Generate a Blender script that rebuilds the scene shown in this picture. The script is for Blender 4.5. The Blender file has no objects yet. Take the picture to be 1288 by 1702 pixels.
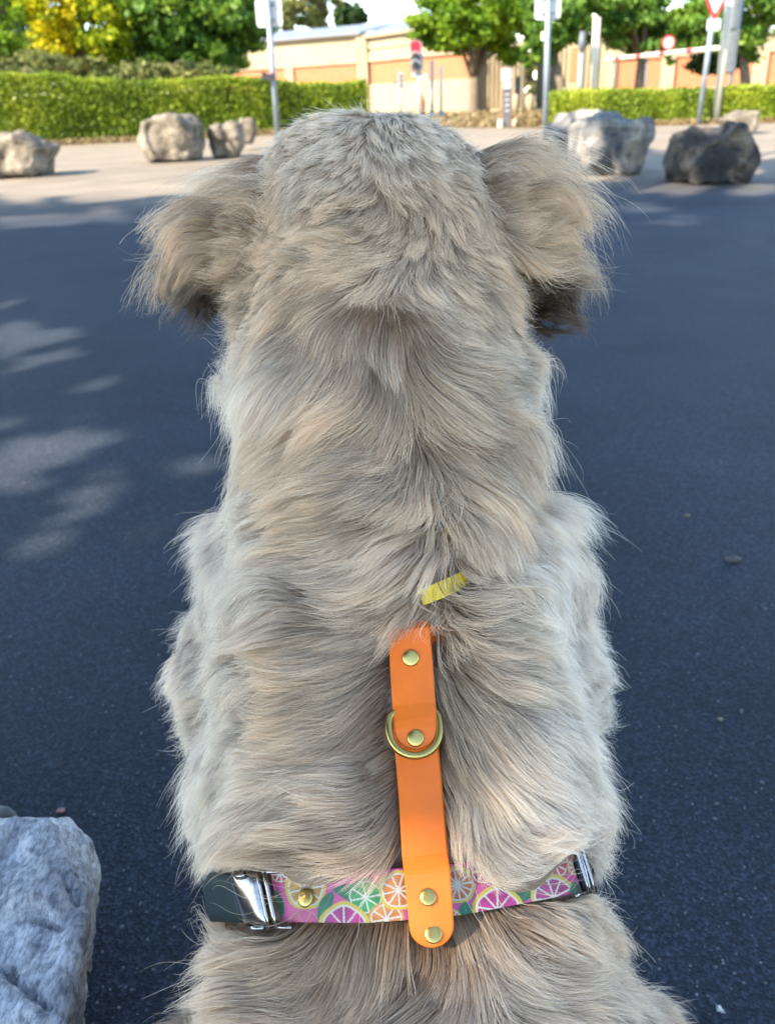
import bpy, bmesh, math, random, time
import numpy as np
from mathutils import Vector, Matrix, noise
from mathutils.bvhtree import BVHTree
from mathutils.kdtree import KDTree
T0 = time.time()
rng = np.random.default_rng(7)
random.seed(7)
D = bpy.data
SC = bpy.context.scene
COL = SC.collection

# ---------------------------------------------------------------- camera
CAMH = 0.82
FPX = 1400.0
PITCH = math.radians(26.2)
ROLL = math.radians(2.3)
F = np.array([0, math.cos(PITCH), -math.sin(PITCH)])
U0 = np.array([0, math.sin(PITCH), math.cos(PITCH)])
R0 = np.array([1.0, 0, 0])
R = math.cos(ROLL) * R0 - math.sin(ROLL) * U0
U = math.sin(ROLL) * R0 + math.cos(ROLL) * U0
CAM = np.array([0, 0, CAMH])
cam_d = D.cameras.new('camera')
cam = D.objects.new('camera', cam_d); COL.objects.link(cam)
cam.matrix_world = Matrix(((R[0], U[0], -F[0], CAM[0]), (R[1], U[1], -F[1], CAM[1]), (R[2], U[2], -F[2], CAM[2]), (0, 0, 0, 1)))
cam_d.sensor_fit = 'VERTICAL'
cam_d.sensor_height = 24.0
cam_d.lens = FPX / 1702 * 24.0
cam_d.clip_start = 0.02
cam_d.clip_end = 2000
cam_d.dof.use_dof = True
cam_d.dof.focus_distance = 0.455
cam_d.dof.aperture_fstop = cam_d.lens / 2.4      # a 2.4 mm wide aperture
SC.camera = cam

# ---------------------------------------------------------------- world, sun, exposure
SUN_EL = math.radians(38)
sx, sy = -0.84, -0.54
sl = math.hypot(sx, sy); sx /= sl; sy /= sl
SUN = np.array([sx * math.cos(SUN_EL), sy * math.cos(SUN_EL), math.sin(SUN_EL)])
w = D.worlds.new("World"); SC.world = w; w.use_nodes = True
nt = w.node_tree; bg = nt.nodes['Background']
sky = nt.nodes.new('ShaderNodeTexSky'); sky.sky_type = 'NISHITA'; sky.sun_disc = False
sky.sun_elevation = SUN_EL; sky.sun_rotation = math.atan2(sx, sy) % (2 * math.pi)
sky.air_density = 1.0; sky.dust_density = 0.2; sky.ozone_density = 1.0
nt.links.new(sky.outputs[0], bg.inputs[0]); bg.inputs[1].default_value = 0.15
sd = D.lights.new('sun', 'SUN'); sd.energy = 4.4; sd.angle = math.radians(0.5); sd.color = (1.0, 0.89, 0.73)
so = D.objects.new('sun', sd); COL.objects.link(so)
so.rotation_euler = Vector(-SUN).to_track_quat('-Z', 'Y').to_euler()
SC.view_settings.view_transform = 'Standard'; SC.view_settings.look = 'None'
SC.view_settings.gamma = 1; SC.view_settings.use_curve_mapping = False
SC.view_settings.exposure = 2.28
SC.cycles.max_bounces = 8; SC.cycles.diffuse_bounces = 6; SC.cycles.transparent_max_bounces = 6
SC.cycles.use_denoising = True
SC.cycles_curves.shape = 'RIBBONS'

# ---------------------------------------------------------------- placing helpers (photo px at 1288x1702)
def P(px, py, d):
    return CAM + d * (F + (px - 644) / FPX * R - (py - 851) / FPX * U)
def ray(px, py):
    return F + (px - 644) / FPX * R - (py - 851) / FPX * U
def G(px, py, z=0.0):
    r = ray(px, py); return CAM + r * ((z - CAMH) / r[2])
def W(px, py, Y):
    r = ray(px, py); return CAM + r * (Y / r[1])
def PX(p):
    q = np.asarray(p) - CAM
    d = q @ F
    return 644 + FPX * (q @ R) / d, 851 - FPX * (q @ U) / d, d
V = lambda a: Vector((float(a[0]), float(a[1]), float(a[2])))

# ---------------------------------------------------------------- object helpers
def tag(o, label=None, cat=None, group=None, kind=None):
    if label: o['label'] = label
    if cat: o['category'] = cat
    if group: o['group'] = group
    if kind: o['kind'] = kind
    return o
def empty(name, loc, label, cat, group=None, kind=None):
    o = D.objects.new(name, None); COL.objects.link(o); o.location = V(loc); o.empty_display_size = .1
    return tag(o, label, cat, group, kind)
def link(name, me, mat=None, parent=None):
    o = D.objects.new(name, me); COL.objects.link(o)
    if mat: me.materials.append(mat)
    if parent is not None:
        o.parent = parent
        o.matrix_parent_inverse = Matrix.Translation(-parent.location)
    return o
def np_mesh(name, verts, faces, smooth=False):
    me = D.meshes.new(name)
    verts = np.asarray(verts, dtype=np.float32); faces = np.asarray(faces, dtype=np.int32)
    k = faces.shape[1]; n = len(faces)
    me.vertices.add(len(verts)); me.vertices.foreach_set('co', verts.ravel())
    me.loops.add(n * k); me.loops.foreach_set('vertex_index', faces.ravel())
    me.polygons.add(n); me.polygons.foreach_set('loop_start', np.arange(n, dtype=np.int32) * k)
    me.polygons.foreach_set('loop_total', np.full(n, k, dtype=np.int32))
    me.update(calc_edges=True); me.validate()
    if smooth: me.shade_smooth()
    return me
def bm_done(bm, name, smooth=False):
    me = D.meshes.new(name); bmesh.ops.recalc_face_normals(bm, faces=bm.faces); bm.to_mesh(me); bm.free()
    if smooth: me.shade_smooth()
    return me
def bm_box(bm, c, size, rot=None):
    M = Matrix.Translation(V(c))
    if rot is not None: M = M @ rot.to_4x4()
    bmesh.ops.create_cube(bm, size=1, matrix=M @ Matrix.Diagonal((size[0], size[1], size[2], 1)))
def bm_tube(bm, pts, rad, seg=10, caps=True, closed=False):
    pts = [V(p) for p in pts]; n = len(pts)
    rs = rad if hasattr(rad, '__len__') else [rad] * n
    rings = []; up = None
    for i, p in enumerate(pts):
        if closed: t = (pts[(i + 1) % n] - pts[i - 1]).normalized()
        else: t = (pts[min(i + 1, n - 1)] - pts[max(i - 1, 0)]).normalized()
        if up is None:
            up = Vector((0, 0, 1)) if abs(t.z) < .9 else Vector((1, 0, 0))
        s = t.cross(up).normalized(); up = s.cross(t).normalized()
        rings.append([bm.verts.new(p + (s * math.cos(a) + up * math.sin(a)) * rs[i]) for a in [2 * math.pi * k / seg for k in range(seg)]])
    m = n if closed else n - 1
    for i in range(m):
        a, b = rings[i], rings[(i + 1) % n]
        for k in range(seg):
            bm.faces.new((a[k], a[(k + 1) % seg], b[(k + 1) % seg], b[k]))
    if caps and not closed:
        bm.faces.new(rings[0][::-1]); bm.faces.new(rings[-1])

# ---------------------------------------------------------------- materials
def mat(name, rough=.7, spec=.4, metal=0.0):
    m = D.materials.new(name); m.use_nodes = True
    b = m.node_tree.nodes['Principled BSDF']
    b.inputs['Roughness'].default_value = rough; b.inputs['Specular IOR Level'].default_value = spec
    b.inputs['Metallic'].default_value = metal
    return m, m.node_tree, b
def noise_mat(name, cols, scale=5, rough=.8, spec=.3, bump=.0, bscale=None, detail=6, metal=0, dist=.01, pos=None, gen=False):
    m, nt, b = mat(name, rough, spec, metal)
    tc = nt.nodes.new('ShaderNodeNewGeometry')
    n = nt.nodes.new('ShaderNodeTexNoise'); n.inputs['Scale'].default_value = scale; n.inputs['Detail'].default_value = detail
    nt.links.new(tc.outputs['Position'], n.inputs['Vector'])
    r = nt.nodes.new('ShaderNodeValToRGB')
    el = r.color_ramp.elements
    while len(el) < len(cols): el.new(.5)
    for i, c in enumerate(cols):
        el[i].position = pos[i] if pos else (.3 + .4 * i / max(1, len(cols) - 1)); el[i].color = (*c, 1)
    nt.links.new(n.outputs['Fac'], r.inputs[0]); nt.links.new(r.outputs[0], b.inputs['Base Color'])
    if bump:
        n2 = nt.nodes.new('ShaderNodeTexNoise'); n2.inputs['Scale'].default_value = bscale or scale * 4; n2.inputs['Detail'].default_value = 8
        nt.links.new(tc.outputs['Position'], n2.inputs['Vector'])
        bp = nt.nodes.new('ShaderNodeBump'); bp.inputs['Strength'].default_value = bump; bp.inputs['Distance'].default_value = dist
        nt.links.new(n2.outputs['Fac'], bp.inputs['Height']); nt.links.new(bp.outputs[0], b.inputs['Normal'])
    return m
def leaf_mat(name, cols, trans=.35):
    """leaves: a colour per leaf, some light passing through"""
    m, nt, b = mat(name, .55, .25)
    g = nt.nodes.new('ShaderNodeNewGeometry')
    r = nt.nodes.new('ShaderNodeValToRGB'); el = r.color_ramp.elements
    while len(el) < len(cols): el.new(.5)
    for i, c in enumerate(cols):
        el[i].position = i / (len(cols) - 1); el[i].color = (*c, 1)
    at = nt.nodes.new('ShaderNodeAttribute'); at.attribute_name = 'tone'
    nt.links.new(at.outputs['Fac'], r.inputs[0]); nt.links.new(r.outputs[0], b.inputs['Base Color'])
    t = nt.nodes.new('ShaderNodeBsdfTranslucent'); nt.links.new(r.outputs[0], t.inputs['Color'])
    mx = nt.nodes.new('ShaderNodeMixShader'); mx.inputs[0].default_value = trans
    nt.links.new(b.outputs[0], mx.inputs[1]); nt.links.new(t.outputs[0], mx.inputs[2])
    nt.links.new(mx.outputs[0], nt.nodes['Material Output'].inputs['Surface'])
    return m
# asphalt ------------------------------------------------
def ground_mat():
    m, nt, b = mat('asphalt', .78, .22)
    N = nt.nodes.new; L = nt.links.new
    g = N('ShaderNodeNewGeometry')
    def nz(s, d=6):
        n = N('ShaderNodeTexNoise'); n.inputs['Scale'].default_value = s; n.inputs['Detail'].default_value = d
        L(g.outputs['Position'], n.inputs['Vector']); return n
    def ramp(src, stops):
        r = N('ShaderNodeValToRGB'); el = r.color_ramp.elements
        while len(el) < len(stops): el.new(.5)
        for i, (p, c) in enumerate(stops): el[i].position = p; el[i].color = (*c, 1)
        L(src, r.inputs[0]); return r
    big = ramp(nz(1.7, 5).outputs['Fac'], [(.3, (.010, .0145, .024)), (.62, (.021, .027, .039)), (.8, (.036, .042, .054))])
    agg = N('ShaderNodeTexVoronoi'); agg.inputs['Scale'].default_value = 300; L(g.outputs['Position'], agg.inputs['Vector'])
    ar = ramp(agg.outputs['Color'], [(.0, (.35, .35, .35)), (.55, (.85, .85, .85)), (.88, (1.9, 1.9, 1.85)), (1, (2.6, 2.55, 2.5))])
    mu = N('ShaderNodeMix'); mu.data_type = 'RGBA'; mu.blend_type = 'MULTIPLY'; mu.inputs[0].default_value = 1
    L(big.outputs[0], mu.inputs[6]); L(ar.outputs[0], mu.inputs[7])
    # paler surface farther out
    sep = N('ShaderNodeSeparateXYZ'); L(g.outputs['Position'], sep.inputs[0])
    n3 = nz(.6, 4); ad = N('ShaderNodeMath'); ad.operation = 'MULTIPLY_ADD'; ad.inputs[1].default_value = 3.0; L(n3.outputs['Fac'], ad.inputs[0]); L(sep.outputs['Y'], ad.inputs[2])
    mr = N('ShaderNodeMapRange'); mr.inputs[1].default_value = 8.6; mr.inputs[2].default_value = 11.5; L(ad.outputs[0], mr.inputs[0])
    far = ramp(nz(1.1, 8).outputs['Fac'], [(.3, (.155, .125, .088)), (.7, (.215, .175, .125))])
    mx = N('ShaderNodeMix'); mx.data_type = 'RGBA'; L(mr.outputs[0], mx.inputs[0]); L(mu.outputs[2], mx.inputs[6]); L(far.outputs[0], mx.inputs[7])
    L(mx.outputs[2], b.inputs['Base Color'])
    bp = N('ShaderNodeBump'); bp.inputs['Strength'].default_value = .75; bp.inputs['Distance'].default_value = .0022
    ng = nz(420, 3); ma = N('ShaderNodeMath'); ma.operation = 'ADD'; L(ng.outputs['Fac'], ma.inputs[0]); L(agg.outputs['Distance'], ma.inputs[1])
    L(ma.outputs[0], bp.inputs['Height']); L(bp.outputs[0], b.inputs['Normal'])
    return m
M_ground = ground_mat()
M_dry = noise_mat('dry grass', [(.0960, .0600, .0270), (.1800, .1260, .0600), (.2280, .1740, .0840)], 3, .95, .1, .6, 60, dist=.02)
M_lime = None
def rock_mat(name, c0, c1, c2, scale=6, bump=.8, crack=True, warm=None):
    m, nt, b = mat(name, .85, .25)
    N = nt.nodes.new; L = nt.links.new
    g = N('ShaderNodeTexCoord')
    def nz(s, d=8, di=0):
        n = N('ShaderNodeTexNoise'); n.inputs['Scale'].default_value = s; n.inputs['Detail'].default_value = d; n.inputs['Distortion'].default_value = di
        L(g.outputs['Object'], n.inputs['Vector']); return n
    r = N('ShaderNodeValToRGB'); el = r.color_ramp.elements; el.new(.5)
    for i, (p, c) in enumerate([(.30, c0), (.5, c1), (.68, c2)]): el[i].position = p; el[i].color = (*c, 1)
    L(nz(scale, 10, .6).outputs['Fac'], r.inputs[0])
    # fine speckle and thin cracks
    sp = N('ShaderNodeValToRGB'); sp.color_ramp.elements[0].position = .34; sp.color_ramp.elements[0].color = (.42, .44, .48, 1); sp.color_ramp.elements[1].position = .50; sp.color_ramp.elements[1].color = (1, 1, 1, 1)
    L(nz(scale * 7, 14, .25).outputs['Fac'], sp.inputs[0])
    mu = N('ShaderNodeMix'); mu.data_type = 'RGBA'; mu.blend_type = 'MULTIPLY'; mu.inputs[0].default_value = .8
    L(r.outputs[0], mu.inputs[6]); L(sp.outputs[0], mu.inputs[7])
    sp2 = N('ShaderNodeValToRGB'); sp2.color_ramp.elements[0].position = .38; sp2.color_ramp.elements[0].color = (.45, .46, .5, 1); sp2.color_ramp.elements[1].position = .58; sp2.color_ramp.elements[1].color = (1.25, 1.25, 1.25, 1)
    mp = N('ShaderNodeMapping'); mp.inputs['Scale'].default_value = (1, .38, 1); mp.inputs['Rotation'].default_value = (0, 0, .9); L(g.outputs['Object'], mp.inputs['Vector'])
    nf = N('ShaderNodeTexNoise'); nf.inputs['Scale'].default_value = scale * 22; nf.inputs['Detail'].default_value = 10; nf.inputs['Roughness'].default_value = .65; L(mp.outputs[0], nf.inputs['Vector']); L(nf.outputs['Fac'], sp2.inputs[0])
    mu0 = N('ShaderNodeMix'); mu0.data_type = 'RGBA'; mu0.blend_type = 'MULTIPLY'; mu0.inputs[0].default_value = .8
    L(mu.outputs[2], mu0.inputs[6]); L(sp2.outputs[0], mu0.inputs[7]); mu = mu0
    vo = N('ShaderNodeTexVoronoi'); vo.feature = 'DISTANCE_TO_EDGE'; vo.inputs['Scale'].default_value = scale * .55
    md = N('ShaderNodeMixRGB'); md.inputs[0].default_value = .18; L(g.outputs['Object'], md.inputs[1]); L(nz(scale * 1.5, 6).outputs['Color'], md.inputs[2]); L(md.outputs[0], vo.inputs['Vector'])
    cr = N('ShaderNodeValToRGB'); cr.color_ramp.elements[0].position = .0; cr.color_ramp.elements[0].color = (.25, .25, .28, 1); cr.color_ramp.elements[1].position = .012; cr.color_ramp.elements[1].color = (1, 1, 1, 1)
    L(vo.outputs['Distance'], cr.inputs[0])
    mu2 = N('ShaderNodeMix'); mu2.data_type = 'RGBA'; mu2.blend_type = 'MULTIPLY'; mu2.inputs[0].default_value = .75 if crack else 0
    L(mu.outputs[2], mu2.inputs[6]); L(cr.outputs[0], mu2.inputs[7])
    L(mu2.outputs[2], b.inputs['Base Color'])
    bp = N('ShaderNodeBump'); bp.inputs['Strength'].default_value = bump; bp.inputs['Distance'].default_value = .05 / scale
    L(nz(scale * 5, 12, .5).outputs['Fac'], bp.inputs['Height'])
    bp1 = N('ShaderNodeBump'); bp1.inputs['Strength'].default_value = .7; bp1.inputs['Distance'].default_value = .012 / scale; L(nf.outputs['Fac'], bp1.inputs['Height']); L(bp.outputs[0], bp1.inputs['Normal']); bp = bp1
    bp2 = N('ShaderNodeBump'); bp2.inputs['Strength'].default_value = .6 if crack else 0; bp2.inputs['Distance'].default_value = .004
    L(cr.outputs[0], bp2.inputs['Height']); L(bp.outputs[0], bp2.inputs['Normal']); L(bp2.outputs[0], b.inputs['Normal'])
    return m
M_rock_near = rock_mat('pale limestone', (.19, .19, .195), (.38, .37, .365), (.58, .565, .545), 14, 1.0, False)
M_rock_tan = rock_mat('tan boulder stone', (.075, .060, .043), (.165, .134, .098), (.26, .215, .158), 3.2, 1.0, False)
M_rock_dark = rock_mat('dark and shaded boulder stone', (.035, .037, .042), (.12, .116, .11), (.32, .275, .21), 3, 1.0, False)  # boulder stone with tree shade painted in; also the small dark rock
M_rock_shaded = rock_mat('deep shade boulder stone', (.014, .014, .014), (.038, .034, .030), (.17, .13, .09), 4, 1.0, False)  # the same stone with deep tree shade painted in
M_cream = noise_mat('cream stone', [(.2509, .1955, .1196), (.2991, .2374, .1505)], .8, .85, .2, .2, 30)
M_cream2 = noise_mat('cream band stone', [(.3085, .2381, .1493), (.3590, .2814, .1853)], 1.2, .85, .2)
def brick_mat():
    m, nt, b = mat('brickwork', .85, .2)
    N = nt.nodes.new; L = nt.links.new
    uv = N('ShaderNodeUVMap'); br = N('ShaderNodeTexBrick'); L(uv.outputs[0], br.inputs['Vector'])
    br.inputs['Color1'].default_value = (.29, .080, .030, 1); br.inputs['Color2'].default_value = (.34, .105, .042, 1); br.inputs['Mortar'].default_value = (.32, .20, .12, 1)
    br.inputs['Scale'].default_value = 1; br.inputs['Brick Width'].default_value = .22; br.inputs['Row Height'].default_value = .075; br.inputs['Mortar Size'].default_value = .008
    L(br.outputs['Color'], b.inputs['Base Color']); return m
M_brick = brick_mat()
M_roof = noise_mat('zinc roof', [(.1173, .1253, .1404), (.1530, .1618, .1782)], 2, .45, .5)
M_galv = noise_mat('galvanised steel', [(.1540, .1890, .2170), (.2240, .2590, .2870)], 8, .45, .5, metal=.3)
M_white = noise_mat('white sign paint', [(.5180, .5180, .5040), (.5600, .5600, .5460)], 4, .5, .4)
M_creampost = noise_mat('cream painted post', [(.4200, .3900, .2880), (.4800, .4560, .3600)], 5, .6, .3)
M_red = noise_mat('red sign paint', [(.3850, .0210, .0280), (.4340, .0350, .0350)], 4, .4, .4)
M_black = noise_mat('black plastic', [(.02, .02, .022), (.035, .035, .037)], 9, .5, .4)
M_dgrey = noise_mat('dark grey paint', [(.07, .08, .09), (.11, .12, .13)], 6, .5, .4)
M_lgrey = noise_mat('light grey paint', [(.2660, .2800, .2940), (.3360, .3500, .3640)], 6, .5, .4)
M_rust = noise_mat('rusty brown paint', [(.13, .06, .04), (.22, .11, .07)], 12, .7, .3)
M_bark = noise_mat('bark', [(.09, .07, .05), (.18, .14, .10)], 12, .95, .1, .8, 25, dist=.03)
M_lamp, _nt, _b = mat('red lamp'); _b.inputs['Base Color'].default_value = (.3, .004, .01, 1); _b.inputs['Emission Color'].default_value = (1, .006, .02, 1); _b.inputs['Emission Strength'].default_value = .45
L_yellow = leaf_mat('yellow green leaves', [(.1309, .1988, .0084), (.2927, .3499, .0100), (.6007, .4930, .0100)], .45)
L_green = leaf_mat('mid green leaves', [(.0335, .0837, .0100), (.0837, .1674, .0167), (.1841, .2762, .0293)], .35)
L_bright = leaf_mat('bright green leaves', [(.0564, .1209, .0081), (.1451, .2499, .0121), (.2740, .3708, .0161)], .4)
L_dark = leaf_mat('dark green leaves', [(.0140, .0350, .0084), (.0280, .0630, .0140), (.0560, .0980, .0210)], .3)
L_hedge = leaf_mat('hedge leaves', [(.0686, .1078, .0095), (.1647, .2310, .0143), (.3020, .3388, .0278)], .35)
L_olive = leaf_mat('olive leaves', [(.0595, .0818, .0223), (.1339, .1488, .0372), (.2232, .2158, .0595)], .3)

# ---------------------------------------------------------------- ground and background
def sheet(name, pts, z, m, kind='structure'):
    bm = bmesh.new(); bm.faces.new([bm.verts.new((p[0], p[1], z)) for p in pts])
    o = link(name, bm_done(bm, name), m)
    if o.data.polygons[0].normal.z < 0: o.data.flip_normals()
    return tag(o, kind=kind)
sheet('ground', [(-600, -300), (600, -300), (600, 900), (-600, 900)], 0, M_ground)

def leaves_mesh(name, cen, size, tone, wide=.3):
    """one rhombic leaf per centre"""
    n = len(cen)
    a = rng.normal(size=(n, 3)); a /= np.linalg.norm(a, axis=1)[:, None]
    b = rng.normal(size=(n, 3)); b -= (b * a).sum(1)[:, None] * a; b /= np.linalg.norm(b, axis=1)[:, None]
    size = np.broadcast_to(size, (n,))[:, None] * rng.uniform(.6, 1.3, (n, 1))
    v = np.stack([cen - a * size * .5, cen + b * size * wide, cen + a * size * .5, cen - b * size * wide], 1).reshape(-1, 3)
    f = np.arange(4 * n).reshape(n, 4)
    me = np_mesh(name, v, f)
    at = me.attributes.new('tone', 'FLOAT', 'FACE'); at.data.foreach_set('value', np.clip(tone, 0, 1).astype(np.float32))
    return me
def crown_points(blobs, n, nclump, spread=.16):
    """leaf centres: sprays scattered through a set of ellipsoids, denser near their skins"""
    vol = np.array([b[1][0] * b[1][1] * b[1][2] for b in blobs]) ** .75; pr = vol / vol.sum()
    ids = rng.choice(len(blobs), nclump, p=pr)
    d = rng.normal(size=(nclump, 3)); d /= np.linalg.norm(d, axis=1)[:, None]
    r = rng.uniform(.35, 1.05, nclump) ** .5
    c = np.array([b[0] for b in blobs])[ids]; e = np.array([b[1] for b in blobs])[ids]
    cc = c + d * e * r[:, None]
    ctone = rng.normal(.5, .2, nclump)
    k = rng.integers(0, nclump, n)
    s = spread * e[k].mean(1)[:, None]
    off = rng.normal(size=(n, 3)) * s * np.array([1, 1, .55])
    tone = ctone[k] + rng.normal(0, .13, n)
    return cc[k] + off, tone, cc
def tree(name_label, cat_group, base, blobs, leafmat, n=9000, leaf=.14, trunk_r=.16, fork=None, spread=.16, nclump=120, tonefun=None, name='leafy_tree', limbs=9):
    spread *= .8
    base = np.array(base, float)
    t = empty(name, base, name_label, 'tree', cat_group)
    pts, tone, cc = crown_points(blobs, n, nclump, spread)
    if tonefun is not None: tone = tonefun(pts, tone)
    ok = pts[:, 2] > .3; pts = pts[ok]; tone = tone[ok]
    link('crown', leaves_mesh('crown', pts, leaf, tone), leafmat, t)
    bm = bmesh.new()
    top = np.mean([b[0] for b in blobs], axis=0)
    fk = np.array(fork) if fork is not None else base + (np.array([top[0], top[1], max(1.8, top[2] * .55)]) - base) * np.array([.6, .6, 1])
    mid = (base + fk) / 2 + np.array([rng.normal(0, .05), rng.normal(0, .05), 0])
    bm_tube(bm, [base - np.array([0, 0, .1]), base + (mid - base) * .15, mid, fk], [trunk_r * 1.35, trunk_r * 1.05, trunk_r * .9, trunk_r * .75], 10)
    sel = cc[rng.choice(len(cc), min(limbs, len(cc)), replace=False)]
    for i, q in enumerate(sel):
        m1 = fk + (q - fk) * .45 + np.array([0, 0, .12 * np.linalg.norm(q - fk)])
        bm_tube(bm, [fk - (fk - mid) * .12, m1, q], [trunk_r * .5, trunk_r * .3, trunk_r * .08], 6)
    link('trunk', bm_done(bm, 'trunk', True), M_bark, t)
    return t
def blob(px, py, rx, ry, Y, ryd=None):
    """an ellipsoid seen at a photo position at distance Y"""
    c = W(px, py, Y); k = Y / ray(px, py)[1] / FPX
    return (c, np.array([rx * k, (ryd or rx) * k, ry * k]))
def gp(px, Y):
    p = W(px, 200, Y); return np.array([p[0], Y, 0.0])

# trees behind the left hedge
def hY(px, add=3.5):
    return G(px, 246 - 30 * (px - 4) / 608)[1] + add
tree('tall yellow-green tree with bright yellow sprays behind the left hedge', 'trees behind the left hedge', gp(133, hY(133)), [blob(95, 5, 60, 55, hY(133)), blob(160, 25, 55, 70, hY(140)), blob(105, 70, 45, 32, hY(128)), blob(175, 80, 35, 25, hY(140))], L_yellow, 16000, .17, .13, limbs=9, nclump=120, spread=.2,
     tonefun=lambda p, t: np.clip(t + np.where((PX(p)[0] < 125) & (PX(p)[0] > 45), .35, -.15), 0, 1))
tree('mid green tree cut by the left edge of the photo, behind the hedge', 'trees behind the left hedge', gp(-30, hY(-30)), [blob(0, 50, 50, 70, hY(-10)), blob(-60, 0, 90, 100, hY(-10, 5)), blob(15, 100, 35, 25, hY(-10))], L_bright, 12000, .16, .16)
tree('dense dark green tree above the hedge left of the first sign pole', 'trees behind the left hedge', gp(345, hY(345)), [blob(300, 20, 85, 60, hY(340)), blob(380, 30, 60, 65, hY(350)), blob(270, 85, 55, 38, hY(330)), blob(350, 95, 65, 30, hY(345)), blob(425, 50, 25, 30, hY(345))], L_green, 30000, .20, .2, nclump=170)
tree('low olive bush under the yellow-green tree just over the hedge top', 'bushes behind the left hedge', gp(60, hY(60, 2.2)), [blob(60, 112, 75, 20, hY(60, 2.2)), blob(150, 116, 45, 16, hY(100, 2.2)), blob(0, 115, 30, 25, hY(60, 2.2))], L_olive, 5500, .11, .04, name='bush', nclump=70)
tree('low olive bush under the dark green tree just over the hedge top', 'bushes behind the left hedge', gp(250, hY(250, 2.2)), [blob(250, 123, 60, 16, hY(250, 2.2)), blob(330, 124, 60, 14, hY(300, 2.2))], L_olive, 4500, .13, .04, name='bush', nclump=70)
# far trees beyond the roof
tree('tall pale willow rising beyond the grey roof', 'trees beyond the roof', gp(515, 78), [blob(508, 5, 34, 38, 78), blob(540, 8, 26, 32, 80)], L_olive, 6000, .35, .4, spread=.2, name='willow_tree', nclump=60)
tree('small round dark tree beyond the grey roof, right of the willow', 'trees beyond the roof', gp(580, 84), [blob(580, 28, 25, 20, 84), blob(600, 26, 12, 14, 84)], L_dark, 3500, .4, .4)
tree('thin sparse tree beyond the roof beside the first sign pole', 'trees beyond the roof', gp(477, 76), [blob(477, 30, 13, 28, 76)], L_olive, 900, .35, .3)
for i, (px, rx) in enumerate(((-40, 170), (210, 150), (400, 60))):  # added far trees that darken the bright sky gaps behind the bushes
    tree(['added wide dark tree far behind the yellow-green tree', 'added wide dark tree far behind the dense green tree', 'added dark tree far behind the first sign pole'][i], 'far trees added on the left to darken sky gaps', gp(px, 72), [blob(px, 95, rx, 55, 72), blob(px + rx * .4, 70, rx * .6, 45, 74)], L_dark, 9000, .45, .4, nclump=140, spread=.2)
# centre tree on the dry grass
CT = G(786, 193)
ctf = W(786, 128, CT[1])
tree('bright green tree with a forked grey trunk standing on the dry grass', 'trees around the square', [CT[0], CT[1], 0], [blob(740, 35, 62, 42, CT[1]), blob(800, 10, 90, 45, CT[1]), blob(860, 45, 55, 48, CT[1]), blob(790, 62, 60, 28, CT[1]), blob(705, 62, 26, 18, CT[1])], L_bright, 30000, .22, .25, fork=ctf, nclump=150)
# right trees
RY = 31
tree('green tree with low hanging branches behind the right sign pole', 'trees behind the right hedge', gp(938, RY), [blob(930, 25, 55, 50, RY), blob(905, 72, 30, 30, RY), blob(880, 95, 16, 14, RY)], L_green, 12000, .18, .16, limbs=6)
tree('broad green tree above the height limit beam', 'trees behind the right hedge', gp(1052, RY + 1), [blob(1010, 20, 70, 45, RY + 1), blob(1060, 50, 65, 40, RY + 1), blob(1100, 15, 70, 45, RY + 2), blob(1100, 100, 15, 18, RY), blob(1100, 80, 22, 14, RY)], L_green, 22000, .18, .18)
tree('green tree at the right edge of the photo behind the cream post', 'trees behind the right hedge', gp(1240, RY), [blob(1180, 40, 60, 45, RY), blob(1260, 50, 55, 40, RY), blob(1240, 0, 90, 50, RY + 1)], L_green, 20000, .18, .18)
tree('small dark tree with a thin trunk in front of the brick wall', 'trees behind the right hedge', gp(1190, RY + 1.5), [blob(1185, 103, 40, 18, RY + 1.5), blob(1225, 100, 22, 12, RY + 1.5)], L_dark, 5000, .16, .09, limbs=6)
# shrub in the gap of the wall
tree('green shrub seen through the gap between two cream walls', 'shrubs by the building', gp(882, 60), [blob(882, 125, 15, 35, 60)], L_olive, 2500, .3, .15, name='shrub', nclump=40)

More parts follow.
